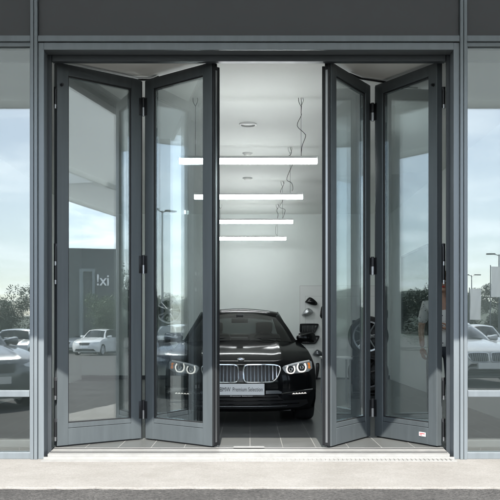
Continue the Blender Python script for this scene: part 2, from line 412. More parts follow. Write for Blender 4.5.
# threshold: aluminium strip with a track groove
bm = bmesh.new()
prism(bm, [(7.775, -.07), (7.775, -.022), (8.055, -.001), (8.055, -.07)], -1.895, 1.871, 'YZ')
bl('threshold', bm, 'alu')
bm = bmesh.new(); box(bm, -1.89, 1.866, 7.845, 7.862, -.019, -.012); box(bm, -1.89, 1.866, 8.003, 8.018, -.008, -.0015)
bl('track_groove', bm, 'black_metal')
bl('cover_plate', B(-.16, .14, 8.02, 8.09, .0025, .008, .001), 'alu')

# drainage channel with ribs, a grating set in the pavement
dr = thing('drain_grating', 'narrow ribbed metal drain running along the door threshold', 'drain', (0, 7.70, PZ))
bm = bmesh.new(); box(bm, -1.93, 1.91, -.055, -.047, 0, .010); box(bm, -1.93, 1.91, .055, .068, 0, .026)
obj('edge_rail', bm, 'alu', dr)
bm = bmesh.new(); x = -.30
while x < 1.9:
    box(bm, x, x+.022, -.046, .054, .001, .013); x += .040
obj('ribs', bm, 'alu', dr)
obj('channel_bed', B(-1.93, 1.91, -.046, .054, .001, .007), 'alu', dr)

# ------------------------------------------------------------------ folding doors
def door_leaf(parent, origin, p0, p1, seals, hinge_end, sticker=False):
    """one leaf between plan points p0 -> p1 (left to right as seen); outside face is on the line"""
    p0 = Vector((*p0, 0)); p1 = Vector((*p1, 0)); L = (p1-p0).length; ang = math.atan2(p1.y-p0.y, p1.x-p0.x)
    T, Z0, Z1, S, BR, TR = .072, .012, 3.742, .118, .215, .108
    bm = bmesh.new()
    box(bm, 0, S, 0, T, Z0, Z1, .004); box(bm, L-S, L, 0, T, Z0, Z1, .004)
    box(bm, S+.0005, L-S-.0005, .001, T-.001, Z1-TR, Z1-.001, .003)
    box(bm, S+.0005, L-S-.0005, .001, T-.001, Z0+.002, Z0+.165, .003)
    box(bm, S+.0005, L-S-.0005, .006, T-.004, Z0+.168, Z0+BR, .003)
    lf = obj('door_leaf', bm, 'frame', parent); lf.location = p0-Vector(origin); lf.rotation_euler = (0, 0, ang)
    gb = bmesh.new(); a, b, c, d = S, L-S, Z0+BR, Z1-TR; g = .011
    box(gb, a+.001, a+g, .014, .060, c, d); box(gb, b-g, b-.001, .014, .060, c, d); box(gb, a+g, b-g, .014, .060, c+.001, c+g); box(gb, a+g, b-g, .014, .060, d-g, d-.001)
    obj('glazing_gasket', gb, 'gasket', lf)
    obj('glass_pane', B(a+g+.001, b-g-.001, .028, .052, c+g+.001, d-g-.001), 'glass_leaf', lf)
    sb = bmesh.new()
    for xx in seals and [((-.016, -.001), (L+.001, L+.016))[q] for q in seals]: box(sb, xx[0], xx[1], .012, .030, Z0, Z1-.01); box(sb, xx[0], xx[1], .046, .062, Z0, Z1-.01)
    box(sb, .01, L-.01, .02, .05, .001, Z0-.001)
    obj('edge_seal', sb, 'gasket', lf)
    for zc in (3.45, 1.81, .30):
        hx = L+.020 if hinge_end == 'R' else -.020
        hb = bmesh.new(); yk = T+.012 if False else .036
        tube(hb, [(hx, yk-.045, zc-.085), (hx, yk-.045, zc+.005)], .011, 12)
        obj('hinge_pin', hb, 'hinge', lf, smooth=True)
        hb = bmesh.new(); tube(hb, [(hx, yk-.045, zc+.007), (hx, yk-.045, zc+.11)], .012, 12)
        x0, x1 = (L-.03, L+.016) if hinge_end == 'R' else (-.016, .03)
        box(hb, x0, x1, -.005, -.0005, zc-.08, zc+.1, .001)
        obj('hinge', hb, 'black_metal', lf, smooth=True)
    if len(seals) == 1:
        kx = .045 if hinge_end == 'R' else L-.045
        kb = bmesh.new(); tube(kb, [(kx, -.0005, 3.53), (kx, -.018, 3.53)], .016, 16); tube(kb, [(kx, -.018, 3.53), (kx, -.03, 3.53)], .010, 12); obj('lock_knob', kb, 'black_metal', lf, smooth=True)
    if sticker:
        st = obj('sticker', B(L-.245, L-.155, -.0025, -.0006, Z0+.075, Z0+.115), 'white', lf)
        sb = bmesh.new(); box(sb, L-.236, L-.164, -.0045, -.0027, Z0+.099, Z0+.106); box(sb, L-.236, L-.20, -.0045, -.0027, Z0+.085, Z0+.091)
        obj('sticker_print', sb, 'red', lf)
    return lf
dl = thing('folding_door', 'left pair of folded glass door leaves, hinged to the left door frame beside the black car', 'folding door', (-1.872, 8.06, 0), 0, 'folding glass doors')
dr_ = thing('folding_door', 'right pair of folded glass door leaves, with a small sticker at the foot of its outer leaf', 'folding door', (1.865, 8.06, 0), 0, 'folding glass doors')
door_leaf(dl, (-1.872, 8.06, 0), (-1.872, 8.06), (-1.129, 8.636), (1,), 'R')
door_leaf(dl, (-1.872, 8.06, 0), (-1.090, 8.636), (-.372, 8.05), (0, 1), 'L')
door_leaf(dr_, (1.865, 8.06, 0), (.787, 8.04), (1.283, 8.838), (0, 1), 'R')
door_leaf(dr_, (1.865, 8.06, 0), (1.330, 8.836), (1.815, 8.06), (0,), 'L', True)
# frame-side hinges, end-leaf lock strips and top guide arms
for root, ox, sx in ((dl, -1.872, -1), (dr_, 1.865, 1)):
    for zc in (3.40, 1.88, 1.70, .58, .18):
        hb = bmesh.new()
        tube(hb, [(sx*.012, -.02, zc-.07), (sx*.012, -.02, zc+.07)], .012, 12); box(hb, min(0, sx*.03), max(0, sx*.03), -.012, .02, zc-.1, zc+.1, .002)
        obj('frame_hinge', hb, 'black_metal', root, smooth=True)
        hb = bmesh.new(); tube(hb, [(sx*.014, -.022, zc-.115), (sx*.014, -.022, zc-.075)], .012, 12); obj('hinge_cap', hb, 'hinge', root, smooth=True)
    pts = [(-1.17, 8.70), (-1.03, 8.70), (-.95, 8.60)] if sx < 0 else [(1.02, 8.50), (1.16, 8.66), (1.44, 8.79)]
    tb = bmesh.new(); tube(tb, [(p[0]-ox, p[1]-8.06, 3.763) for p in pts], .011, 8); obj('guide_arm', tb, 'black_metal', root, smooth=True)
def lock_strip(root, o, p0, p1, far):
    p0 = Vector((*p0, 0)); p1 = Vector((*p1, 0)); d = (p1-p0).normalized(); ang = math.atan2(d.y, d.x)
    base = (p1 if far else p0)
    bm = bmesh.new(); s = 1 if far else -1
    x0, x1 = sorted((s*.017, s*.026))
    box(bm, x0, x1, .004, .066, .02, 3.70, .002); box(bm, min(0, s*.03), max(0, s*.03), .068, .085, .02, 3.70, .002)
    o_ = obj('closing_strip', bm, 'black_metal', root); o_.location = base-Vector(o); o_.rotation_euler = (0, 0, ang)
    bm = bmesh.new(); x0, x1 = sorted((s*.0265, s*.030)); box(bm, x0, x1, .024, .046, .05, 3.66)
    o_ = obj('lock_plate', bm, 'hinge', root); o_.location = base-Vector(o); o_.rotation_euler = (0, 0, ang)
lock_strip(dl, (-1.872, 8.06, 0), (-1.090, 8.636), (-.372, 8.05), True)
lock_strip(dr_, (1.865, 8.06, 0), (.787, 8.04), (1.283, 8.838), False)

# ------------------------------------------------------------------ pendants and ceiling fittings
def squiggle(x, y, z0, z1, seed):
    r = random.Random(seed); n = 9
    return [(x+(r.uniform(-.055, .055) if 0 < i < n else 0), y+r.uniform(-.03, .03), z1+(z0-z1)*i/n+(r.uniform(-.03, .03) if 0 < i < n else 0)) for i in range(n+1)]
def smoothpts(p, k=4):
    out = []; P = [Vector(q) for q in p]
    for i in range(len(P)-1):
        a, b, c, d = P[max(0, i-1)], P[i], P[i+1], P[min(len(P)-1, i+2)]
        for j in range(k):
            t = j/k; out.append(.5*((2*b)+(c-a)*t+(2*a-5*b+4*c-d)*t*t+(3*b-3*c+d-a)*t**3))
    out.append(P[-1]); return out
LZ = 3.07; H = .784
pl = ['nearest linear pendant lamp, hanging just inside the open glass doors', 'second linear pendant lamp from the doors, hanging above the car bonnet', 'third linear pendant lamp from the doors, hanging above the car roof', 'farthest and thinnest looking pendant lamp, hanging close to the back wall']
for i, Y in enumerate((9.43, 11.98, 14.76, 17.5)):
    p = thing('pendant_lamp', pl[i], 'pendant lamp', (-.02, Y, LZ-.045), 0, 'linear pendant lamps')
    tb = bmesh.new(); box(tb, -H+.004, H-.004, -.027, .027, 0, .058, .012); obj('diffuser', tb, 'lamp_tube', p, smooth=True)
    hb = bmesh.new(); box(hb, -H, H, -.026, -.008, .0585, .088, .003); box(hb, -H, H, .008, .026, .0585, .088, .003); box(hb, -H-.006, -H+.003, -.032, .032, -.003, .09, .003); box(hb, H-.003, H+.006, -.032, .032, -.003, .09, .003)
    obj('housing', hb, 'lamp_body', p)
    for xs in (-.60, .60):
        wb = bmesh.new(); zt = CZ-(LZ-.045)
        tube(wb, [(xs, 0, .088), (xs, 0, zt-.10)], .0022, 6)
        tube(wb, smoothpts([(xs, 0, zt-.10), (xs-.025, 0, zt-.05), (xs-.028, .01, zt-.001)]), .003, 6); tube(wb, smoothpts([(xs, 0, zt-.10), (xs+.025, 0, zt-.04), (xs+.02, .01, zt-.001)]), .003, 6)
        obj('suspension_wire', wb, 'wire', p)
    wb = bmesh.new(); tube(wb, smoothpts(squiggle(.60, 0, .088, CZ-(LZ-.045)-.002, 11+i)), .0036, 6); obj('power_cable', wb, 'wire', p, smooth=True)
for (px, Y, r, lab, cat, nm) in ((248, 10.65, .112, 'wide round white downlight ring recessed in the ceiling above the open doors', 'downlight', 'downlight'), (247.5, 12.4, .075, 'small round smoke detector on the ceiling, between the first two pendant lamps', 'smoke detector', 'smoke_detector'), (247.5, 14.45, .085, 'small round smoke detector on the ceiling, farther back above the car roof', 'smoke detector', 'smoke_detector')):
    X = (px-250)*Y/830
    t = thing(nm, lab, cat, (X, Y, CZ))
    b = bmesh.new(); lathe(b, [(r*.78, -.012), (r*.8, -.02), (r, -.012), (r*1.02, -.001)], 40, 'Z'); obj('ring', b, 'disc', t, smooth=True)
    b = bmesh.new(); dpt = -.008 if nm == 'downlight' else -.045
    lathe(b, [(.001, dpt), (r*.5, dpt), (r*.76, dpt*.6), (r*.77, -.004)], 40, 'Z'); obj('lens', b, 'disc_in', t, smooth=True)

# ------------------------------------------------------------------ wheels
def wheel_bms(r=.335, w=.24, spokes=5, style='twin'):
    """axis along x, outer face towards +x"""
    ty = bmesh.new(); ri = r*.72
    lathe(ty, [(ri, -w/2+.02), (ri+.02, -w/2), (r-.03, -w/2), (r-.008, -w/2+.02), (r, -w/2+.05), (r, w/2-.05), (r-.008, w/2-.02), (r-.03, w/2), (ri+.02, w/2), (ri, w/2-.02), (ri, -w/2+.02)], 48)
    for k in range(3): lathe(ty, [(r+.0005, -.05+.05*k-.004), (r+.003, -.05+.05*k), (r+.0005, -.05+.05*k+.004)], 48)
    rm = bmesh.new()
    lathe(rm, [(ri+.012, w/2-.022), (ri+.014, w/2-.004), (ri-.012, w/2-.006), (ri-.02, w/2-.03), (ri-.02, -w/2+.02), (ri+.01, -w/2+.01)], 48)
    lathe(rm, [(.001, w/2-.03), (.035, w/2-.032), (.06, w/2-.045), (.065, w/2-.09)], 24)
    for k in range(spokes):
        for s in (-1, 1):
            a0 = 2*math.pi*k/spokes + s*.13; a1 = 2*math.pi*k/spokes + s*(.20 if style == 'twin' else .05)
            p = [Vector((w/2-.05, .045*math.cos(a0), .045*math.sin(a0))), Vector((w/2-.04, ri*.55*math.cos((a0+a1)/2), ri*.55*math.sin((a0+a1)/2))), Vector((w/2-.018, (ri-.012)*math.cos(a1), (ri-.012)*math.sin(a1)))]
            tube(rm, smoothpts(p, 3), [.017, .016, .015, .0145, .014, .0135, .0135], 6)
    bk = bmesh.new(); lathe(bk, [(.001, -.02), (ri*.62, -.02), (ri*.62, -.05), (.001, -.05)], 32)
    return ty, rm, bk

# ------------------------------------------------------------------ cars
def lerp_rows(rows, sub):
    out = []
    for i in range(len(rows)-1):
        a, b, c, d = rows[max(0, i-1)], rows[i], rows[i+1], rows[min(len(rows)-1, i+2)]
        for j in range(sub):
            t = j/sub
            out.append(tuple(.5*((2*B_)+(C_-A_)*t+(2*A_-5*B_+4*C_-D_)*t*t+(3*B_-3*C_+D_-A_)*t**3) for A_, B_, C_, D_ in zip(a, b, c, d)))
    out.append(tuple(rows[-1])); return out
def patch(bm, rows, sub=4, ns=28, py=2.6, pz=2.0, ridge=None):
    rs = lerp_rows(rows, sub); grid = []
    for vi, (yc, zc, ye, ze, w) in enumerate(rs):
        line = []
        for k in range(-ns, ns+1):
            s = k/ns; s = math.copysign(1-(1-abs(s))**1.35, s); a = abs(s)
            z = zc+(ze-zc)*a**pz
            if ridge:
                t = max(0, min(1, (vi/sub-6.2)/1.5)); z += t*.014*math.exp(-((a*w-ridge(vi/sub))/.045)**2)
            line.append(bm.verts.new((s*w, yc+(ye-yc)*a**py, z)))
        grid.append(line)
    for a, b in zip(grid, grid[1:]):
        for k in range(2*ns): bm.faces.new((a[k], a[k+1], b[k+1], b[k]))
    return bm
def strip(bm, A, C, sub=3, n=6, bulge=0):
    """surface between two curves with the same number of points"""
    A = smoothpts(A, sub); C = smoothpts(C, sub); g = []
    for a, c in zip(A, C):
        row = []
        for k in range(n+1):
            t = k/n; p = a.lerp(c, t)
            p.x += math.copysign(bulge*math.sin(math.pi*t), p.x); row.append(bm.verts.new(p))
        g.append(row)
    for a, b in zip(g, g[1:]):
        for k in range(n): bm.faces.new((a[k], a[k+1], b[k+1], b[k]))
def interp(tab, x):
    if x <= tab[0][0]: return tab[0][1]
    for (a, b), (c, d) in zip(tab, tab[1:]):
        if x <= c: return b+(d-b)*(x-a)/(c-a)
    return tab[-1][1]

FRONT = [(.14, .165, .44, .17, .84), (.045, .20, .40, .20, .89), (.012, .30, .38, .30, .912), (.0, .42, .36, .42, .918), (.0, .54, .36, .55, .915),
         (.025, .66, .39, .655, .908), (.075, .742, .46, .735, .897), (.17, .787, .56, .785, .885), (.42, .853, .75, .835, .878), (.85, .925, 1.02, .885, .868), (1.42, .998, 1.66, .958, .835)]
REAR = [(4.80, .20, 4.50, .20, .86), (4.90, .35, 4.55, .35, .90), (4.93, .55, 4.55, .55, .905), (4.92, .75, 4.5, .75, .90), (4.88, .95, 4.46, .93, .86), (4.80, 1.045, 4.40, .985, .84), (4.35, 1.06, 4.15, .985, .83)]
KINDS = {
 'saloon': dict(sy=1, sz=1, ws=[(1.42, 1.0, 1.68, .972, .715), (1.78, 1.205, 1.98, 1.16, .622), (2.15, 1.378, 2.33, 1.322, .522)],
    roof=[(2.15, 1.382, 2.33, 1.326, .524), (2.35, 1.432, 2.46, 1.375, .558), (2.75, 1.459, 2.8, 1.40, .585), (3.3, 1.445, 3.3, 1.39, .58), (3.8, 1.37, 3.75, 1.32, .54)],
    rg=[(3.8, 1.368, 3.75, 1.318, .53), (4.08, 1.22, 3.96, 1.17, .60), (4.36, 1.062, 4.17, 1.0, .67)]),
 'estate': dict(sy=.95, sz=1.12, ws=[(1.35, 1.0, 1.6, .972, .68), (1.7, 1.22, 1.86, 1.17, .61), (2.0, 1.39, 2.16, 1.335, .55)],
    roof=[(2.0, 1.395, 2.16, 1.34, .552), (2.2, 1.44, 2.3, 1.38, .60), (2.8, 1.475, 2.8, 1.42, .62), (3.6, 1.47, 3.6, 1.41, .61), (4.35, 1.43, 4.25, 1.37, .58)],
    rg=[(4.35, 1.428, 4.25, 1.368, .575), (4.55, 1.25, 4.42, 1.2, .64), (4.72, 1.05, 4.45, 1.0, .70)]),
 'hatch': dict(sy=.78, sz=1.0, ws=[(1.5, 1.0, 1.7, .972, .68), (1.72, 1.2, 1.86, 1.16, .62), (1.95, 1.36, 2.1, 1.315, .56)],
    roof=[(1.95, 1.365, 2.1, 1.32, .562), (2.2, 1.41, 2.3, 1.36, .60), (2.9, 1.43, 2.9, 1.38, .62), (3.8, 1.40, 3.8, 1.35, .60), (4.4, 1.36, 4.3, 1.31, .58)],
    rg=[(4.4, 1.358, 4.3, 1.308, .575), (4.58, 1.2, 4.45, 1.16, .64), (4.72, 1.05, 4.45, 1.0, .70)]),
}
def make_car(root, kind, paint, detail, rim='rim', badge=True):
    K = KINDS[kind]; SY, SZ = K['sy'], K['sz']
    TM = Matrix.Diagonal((1, SY, SZ, 1))
    def add(name, bm, m, parent=root, smooth=True, angle=40, recalc=True):
        bmesh.ops.transform(bm, matrix=TM, verts=bm.verts[:]); return obj(name, bm, m, parent, smooth, angle=angle, recalc=recalc)
    fr = bmesh.new(); patch(fr, FRONT, 4, 30, ridge=lambda v: .50-.0*v)
    fr.normal_update(); bvh = BVHTree.FromBMesh(fr)
    def fy(x, z):
        h = bvh.ray_cast(Vector((x, -2, z)), Vector((0, 1, 0)))
        return h[0].y if h[0] else .5
    body = bmesh.new()
    tmp = bpy.data.meshes.new('tmp'); fr.to_mesh(tmp); body.from_mesh(tmp); fr.free(); bpy.data.meshes.remove(tmp)
    patch(body, REAR, 3, 14)
    patch(body, K['roof'], 4, 14, py=2.2)
    # flanks with wheel arches
    edge = [(r[2], r[3], r[4]) for r in FRONT[4:]]
    topz = [(.36, .55)]+[(e[0], e[1]) for e in edge[1:]]+[(3, .975), (4.15, .985), (4.4, .985), (4.46, .93), (4.55, .6)]
    topx = [(e[0], e[2]) for e in edge]+[(3, .84), (4.15, .83), (4.4, .84), (4.46, .86), (4.55, .905)]
    wm = [(.36, .916), (.6, .93), (.95, .936), (2.5, .934), (4, .93), (4.3, .915), (4.55, .905)]
    FW, RW, AR = .86/SY if SY != 1 else .86, 3.835, .375
    FW = .86
    ys = sorted(set([.36+.0595*i for i in range(71)]))
    for s in (-1, 1):
        cols = []
        for y in ys:
            zt, xt, xm = interp(topz, y), interp(topx, y), interp(wm, y); zb = .19
            for c in (FW, RW):
                dd = abs(y-c)*SY
                if dd < AR: zb = max(zb, (.335+math.sqrt(AR*AR-dd*dd))/SZ)
            zb = min(zb, zt-.01); col = []
            for k in range(11):
                t = k/10; z = zt+(zb-zt)*t; tt = min(1, (zt-z)/.16)
                x = xt+(xm-xt)*math.sin(tt*math.pi/2)
                if z < .35: x -= .03*((.35-z)/.16)**2
                if zt > .8: x -= .006*math.exp(-((z-.62)/.05)**2)
                col.append(body.verts.new((s*x, y, z)))
            cols.append(col)
        for a, b in zip(cols, cols[1:]):
            for k in range(10): body.faces.new((a[k], a[k+1], b[k+1], b[k]))
        # A-pillar, sill rail and rear pillar
        w0, w1, w2 = K['ws']; rf = K['roof']; rg = K['rg']
        inner = [(s*w0[4], w0[2], w0[3]), (s*w1[4], w1[2], w1[3]), (s*w2[4], w2[2], w2[3])]
        outer = [(s*.79, w0[2]+.06, .962), (s*(w1[4]+.062), w1[2]+.07, w1[3]+.013), (s*rf[1][4], rf[1][2]+.01, rf[1][3]-.004)]
        strip(body, inner, outer, 5, 4, .012)
        ri = [(s*rf[4][4], rf[4][2], rf[4][3]), (s*(rg[1][4]), rg[1][2], rg[1][3]), (s*(rg[2][4]+.0), rg[2][2], rg[2][3])]
        ro = [(s*rf[3][4], rf[3][2]+.15, rf[3][3]-.01), (s*.70, rg[1][2]-.22, 1.17), (s*.81, rg[2][2]-.18, .98)]
        strip(body, ri, ro, 4, 4, .012)
        # shoulder deck between flank and windows
        strip(body, [(s*.835, 1.62, .957), (s*.84, 3, .975), (s*.83, 4.3, .985)], [(s*.76, 1.66, .965), (s*.79, 3, .982), (s*.74, 4.3, 1.0)], 4, 2)
    # cowl and parcel shelf
    strip(body, [(-.84, 1.60, .955), (0, 1.40, .996), (.84, 1.60, .955)], [(-.66, 1.70, .966), (0, 1.46, .992), (.66, 1.70, .966)], 8, 2)
    bo = add('body', body, paint)
    bm = bmesh.new(); rws = [(a, b, c, d, e) for a, b, c, d, e in K['ws']]; patch(bm, rws, 4, 14, py=2.2); add('windscreen', bm, 'glass_car' if detail else 'glass_dark')
    bm = bmesh.new(); patch(bm, K['rg'], 4, 10, py=2.2); add('rear_window', bm, 'glass_dark')
    for s in (-1, 1):
        rf = K['roof']; bm = bmesh.new(); e = rf[3]
        A = [(s*.79, K['ws'][0][2]+.10, .965), (s*.785, 2.5, .975), (s*.785, 3.3, .98), (s*.775, K['rg'][2][2]-.12, .99)]
        Bc = [(s*.72, K['ws'][0][2]+.22, 1.06), (s*(rf[2][4]-.0), 2.62, rf[2][3]-.012), (s*(rf[3][4]-.0), 3.3, rf[3][3]-.006), (s*(rf[4][4]), rf[4][2]-.05, rf[4][3]-.01)]
        strip(bm, A, Bc, 5, 5, .015); add('side_window', bm, 'glass_dark')
    # details that follow the nose
    def decal(outline, off, th, cell=.02):
        P = [Vector((a, b)) for a, b in outline]; n = len(P); Q = []
        for i in range(n):
            a, b = P[i], P[(i+1) % n]; m = max(1, int((b-a).length/cell)); Q += [a.lerp(b, j/m) for j in range(m)]
        n = len(Q); x0, x1 = min(q.x for q in Q), max(q.x for q in Q); z0, z1 = min(q.y for q in Q), max(q.y for q in Q)
        def inside(p):
            c = False
            for i in range(n):
                a, b = Q[i], Q[i-1]
                if (a.y > p.y) != (b.y > p.y) and p.x < (b.x-a.x)*(p.y-a.y)/(b.y-a.y)+a.x: c = not c
            return c
        pts = list(Q); x = x0+cell/2
        while x < x1:
            z = z0+cell/2
            while z < z1:
                p = Vector((x, z))
                if inside(p) and min((p-q).length for q in Q) > cell*.45: pts.append(p)
                z += cell
            x += cell
        vs, es, fs, *_ = delaunay_2d_cdt(pts, [(i, (i+1) % n) for i in range(n)], [], 1, 1e-5)
        bm = bmesh.new()
        f_ = [bm.verts.new((v.x, fy(v.x, v.y)-off, v.y)) for v in vs]
        for f in fs:
            try: bm.faces.new([f_[i] for i in f])
            except ValueError: pass
        for v in [v for v in bm.verts if not v.link_faces]: bm.verts.remove(v)
        r = bmesh.ops.extrude_face_region(bm, geom=bm.faces[:])
        bmesh.ops.translate(bm, vec=(0, th, 0), verts=[g for g in r['geom'] if isinstance(g, bmesh.types.BMVert)])
        return bm
    def mir(p, s): return [(s*a, b) for a, b in (p if s > 0 else p[::-1])]
    def onf(x, z, off): return (x, fy(x, z)-off, z)
    hl = [(.492, .690), (.515, .712), (.62, .735), (.74, .755), (.845, .768), (.874, .748), (.872, .672), (.82, .636), (.72, .622), (.585, .616), (.53, .632), (.505, .660)]
    if not detail: hl = [(.50, .685), (.62, .715), (.76, .735), (.86, .745), (.862, .70), (.78, .655), (.62, .645), (.53, .655)]
    for s in (-1, 1):
        h = add('headlight', decal(mir(hl, s), .004, .03), 'lamp_house')
        hp = mir(hl, s)
        if detail:
            for cx, cz, r in ((.596, .667, .045), (.735, .687, .050)):
                cx *= s
                bm = bmesh.new(); circ = [(cx+r*.9*math.cos(t*math.pi/10), cz+r*.9*math.sin(t*math.pi/10)) for t in range(20)]
                obj('lamp_lens', decal(circ, .008, .012, .015), 'lens', h, True)
                # open-topped light ring: a U with flat shoulders
                ring = [(cx-r*.8, cz+r*.85), (cx-r*1.08, cz+r*.2), (cx-r*.95, cz-r*.45), (cx-r*.55, cz-r*.92), (cx+r*.45, cz-r*.95), (cx+r*.95, cz-r*.5), (cx+r*1.1, cz+r*.2), (cx+r*.9, cz+r*.9)]
                bm = bmesh.new(); tube(bm, smoothpts([onf(a, b, .012) for a, b in ring], 3), .0068, 8); obj('light_ring', bm, 'led_ring', h, True)
                bm = bmesh.new(); tube(bm, [onf(cx+.018*math.cos(t*math.pi/6), cz+.018*math.sin(t*math.pi/6), .013) for t in range(12)], .004, 6, True); obj('reflector', bm, 'chrome', h, True)
            ind = mir([(.812, .735), (.838, .742), (.850, .722), (.840, .706), (.852, .690), (.846, .672), (.826, .668), (.818, .685), (.826, .708)], s); obj('indicator', decal(ind, .007, .01, .015), 'orange', h, True)
            br = mir([(.53, .715), (.62, .738), (.74, .758), (.845, .7705), (.845, .756), (.74, .742), (.62, .720), (.53, .700)], s); obj('brow_strip', decal(br, .009, .01), 'white', h, True)
        else:
            cx = .70*s; obj('lamp_lens', decal([(cx+.085*math.cos(t*math.pi/8), .690+.030*math.sin(t*math.pi/8)) for t in range(16)], .008, .01), 'lens', h, True)
    if detail:
        kid = [(.030, .66), (.034, .695), (.060, .722), (.12, .727), (.30, .727), (.40, .722), (.450, .708), (.466, .682), (.455, .63), (.425, .572), (.385, .535), (.34, .524), (.20, .521), (.08, .522), (.045, .535), (.032, .565)]
        for s in (-1, 1):
            g = add('kidney_grille', decal(mir(kid, s), .003, .03), 'black_plastic')
            bm = bmesh.new()
            for k in range(9):
                x = .075+.043*k; zt = .722 if x < .4 else .712; zb = .526 if x < .33 else .526+(x-.33)*.55
                tube(bm, [onf(s*x, zb, .010), onf(s*x, (zb+zt)/2, .017), onf(s*x, zt, .010)], .0085, 6)
            obj('slats', bm, 'satin', g, True)
            bm = bmesh.new(); tube(bm, smoothpts([onf(a*s, b, .012) for a, b in kid+[kid[0]]], 2)[:-1], .0115, 8, True); obj('chrome_surround', bm, 'chrome', g, True)
        intake = [(-.44, .372), (.44, .372), (.47, .33), (.52, .30), (.80, .30), (.82, .25), (.70, .212), (-.70, .212), (-.82, .25), (-.80, .30), (-.52, .30), (-.47, .33)]
        it = add('lower_intake', decal(intake, .003, .02, .03), 'black_plastic')
        bm = bmesh.new()
        for z, xw in ((.345, .44), (.305, .50), (.262, .70)):
            tube(bm, [onf(-xw+2*xw*k/24, z, .006) for k in range(25)], .0075, 6)
        obj('intake_slats', bm, 'paint_black', it, True)
        bm = bmesh.new(); tube(bm, [onf(-.55+1.1*k/24, .236, .006) for k in range(25)], .004, 6); obj('bright_line', bm, 'satin', it, True)
        for s in (-1, 1):
            fac = [(.292, .49), (.40, .488), (.445, .46), (.485, .405), (.47, .385), (.292, .385)]
            o = add('bumper_facet', decal(mir(fac, s), .004, .015), 'paint_black')
            fac2 = [(.292, .425), (.44, .425), (.488, .404), (.47, .385), (.292, .385)]
            obj('satin_bar', decal(mir(fac2, s), .012, .02), 'satin', o, True)
            fog = [(.48, .382), (.60, .402), (.74, .412), (.872, .424), (.868, .408), (.80, .365), (.62, .358), (.56, .372)]
            o = add('fog_lamp_recess', decal(mir(fog, s), .003, .015), 'black_plastic')
            bm = bmesh.new(); tube(bm, [onf(s*(.48+.39*k/14), .386+.030*min(1, k/9)+.006*max(0, k-9)/5, .008) for k in range(15)], .006, 6); obj('chrome_trim', bm, 'chrome', o, True)
            bm = bmesh.new()
            for k in range(5):
                x = .63+.036*k; tube(bm, [onf(s*(x-.012), .376, .008), onf(s*x, .384, .010), onf(s*(x+.012), .376, .008)], .0048, 6)
            obj('fog_leds', bm, 'led_ring', o, True)
        # plate and lettering
        pl_ = add('number_plate', B(-.265, .275, -.024, -.014, .375, .507, .003), 'plate', smooth=False)
        bm = bmesh.new(); box(bm, -.268, .278, -.0245, -.014, .352, .3745, .003); obj('plate_holder', bm, 'black_plastic', pl_)
        if badge: textmesh('lettering', 'BMW', .073, 'ink', pl_, Matrix.Translation((-.186, -.0262, .440)) @ FACE_CAM, .0006, 0, 'CENTER', .124)
        if badge: textmesh('lettering', 'Premium Selection', .068, 'ink', pl_, Matrix.Translation((.078, -.0262, .440)) @ FACE_CAM, .0008, 0, 'CENTER', .350)
        if badge: textmesh('small_lettering', 'Premium Selection', .017, 'white', pl_, Matrix.Translation((.005, -.0262, .363)) @ FACE_CAM, .0005, 0, 'CENTER', .26)
        # roundel lying on the sloping nose
        cz = .785; h = bvh.ray_cast(Vector((0, -2, cz)), Vector((0, 1, 0))); nrm = h[1]
        if nrm.y > 0: nrm = -nrm
        u = Vector((1, 0, 0)); v = nrm.cross(u); v = v if v.z > 0 else -v; nrm.normalize(); v.normalize(); c = h[0]+nrm*.006
        em = bmesh.new()
        def sector(r0, r1, a0, a1, lift, mi, n=10):
            for k in range(n):
                t0, t1 = a0+(a1-a0)*k/n, a0+(a1-a0)*(k+1)/n
                q = [c+nrm*lift+(u*math.cos(t)+v*math.sin(t))*r for r, t in ((r0, t0), (r1, t0), (r1, t1), (r0, t1))]
                q = q if r0 > 0 else q[1:] 
                em.faces.new([em.verts.new(x) for x in q]).material_index = mi
        sector(.030, .041, 0, 2*math.pi, .0012, 0, 36); sector(.041, .044, 0, 2*math.pi, .0016, 1, 36); sector(.028, .030, 0, 2*math.pi, .0016, 1, 36)
        for q in range(4): sector(.0, .028, q*math.pi/2, (q+1)*math.pi/2, .001, 2 if q in (0, 2) else 3)
        n0 = len(em.verts)
        for k in range(36):
            t0, t1 = 2*math.pi*k/36, 2*math.pi*(k+1)/36
            em.faces.new([em.verts.new(c+nrm*l+(u*math.cos(t)+v*math.sin(t))*.044) for t, l in ((t0, .0016), (t0, -.008), (t1, -.008), (t1, .0016))]).material_index = 1
        bmesh.ops.remove_doubles(em, verts=em.verts[:], dist=1e-5)
        if badge: add('emblem', em, ['black_plastic', 'chrome', 'white', 'blue'], smooth=False)
        # hood shut line, wipers
        bm = bmesh.new(); tube(bm, [(x/20*.80, fy(x/20*.80, .775)-.001 if False else 0, 0) for x in ()] or [(0, 0, -5), (0, 0.001, -5)], .001, 4); bm.free()
        bm = bmesh.new()
        for x0, x1 in ((-.50, .02), (.08, .55)):
            tube(bm, [(x0, 1.50+.12*abs(x0)**2*2, 1.012), ((x0+x1)/2, 1.49, 1.030), (x1, 1.50+.12*abs(x1)**2*2, 1.018)], .007, 6)
        add('wipers', bm, 'black_plastic')
        K0 = K['ws'][2]; fb_ = bmesh.new(); w1_ = K['ws'][1]
        fr0 = tuple(a_+(b_-a_)*.14 for a_, b_ in zip(K0, w1_)); patch(fb_, [tuple(q+(.012 if i_ in (0, 2) else -.012 if i_ in (1, 3) else 0) for i_, q in enumerate(r_)) for r_ in (fr0, K0)], 3, 14, py=2.2)
        bmesh.ops.solidify(fb_, geom=fb_.faces[:], thickness=.004); add('windscreen_band', fb_, 'black_plastic')
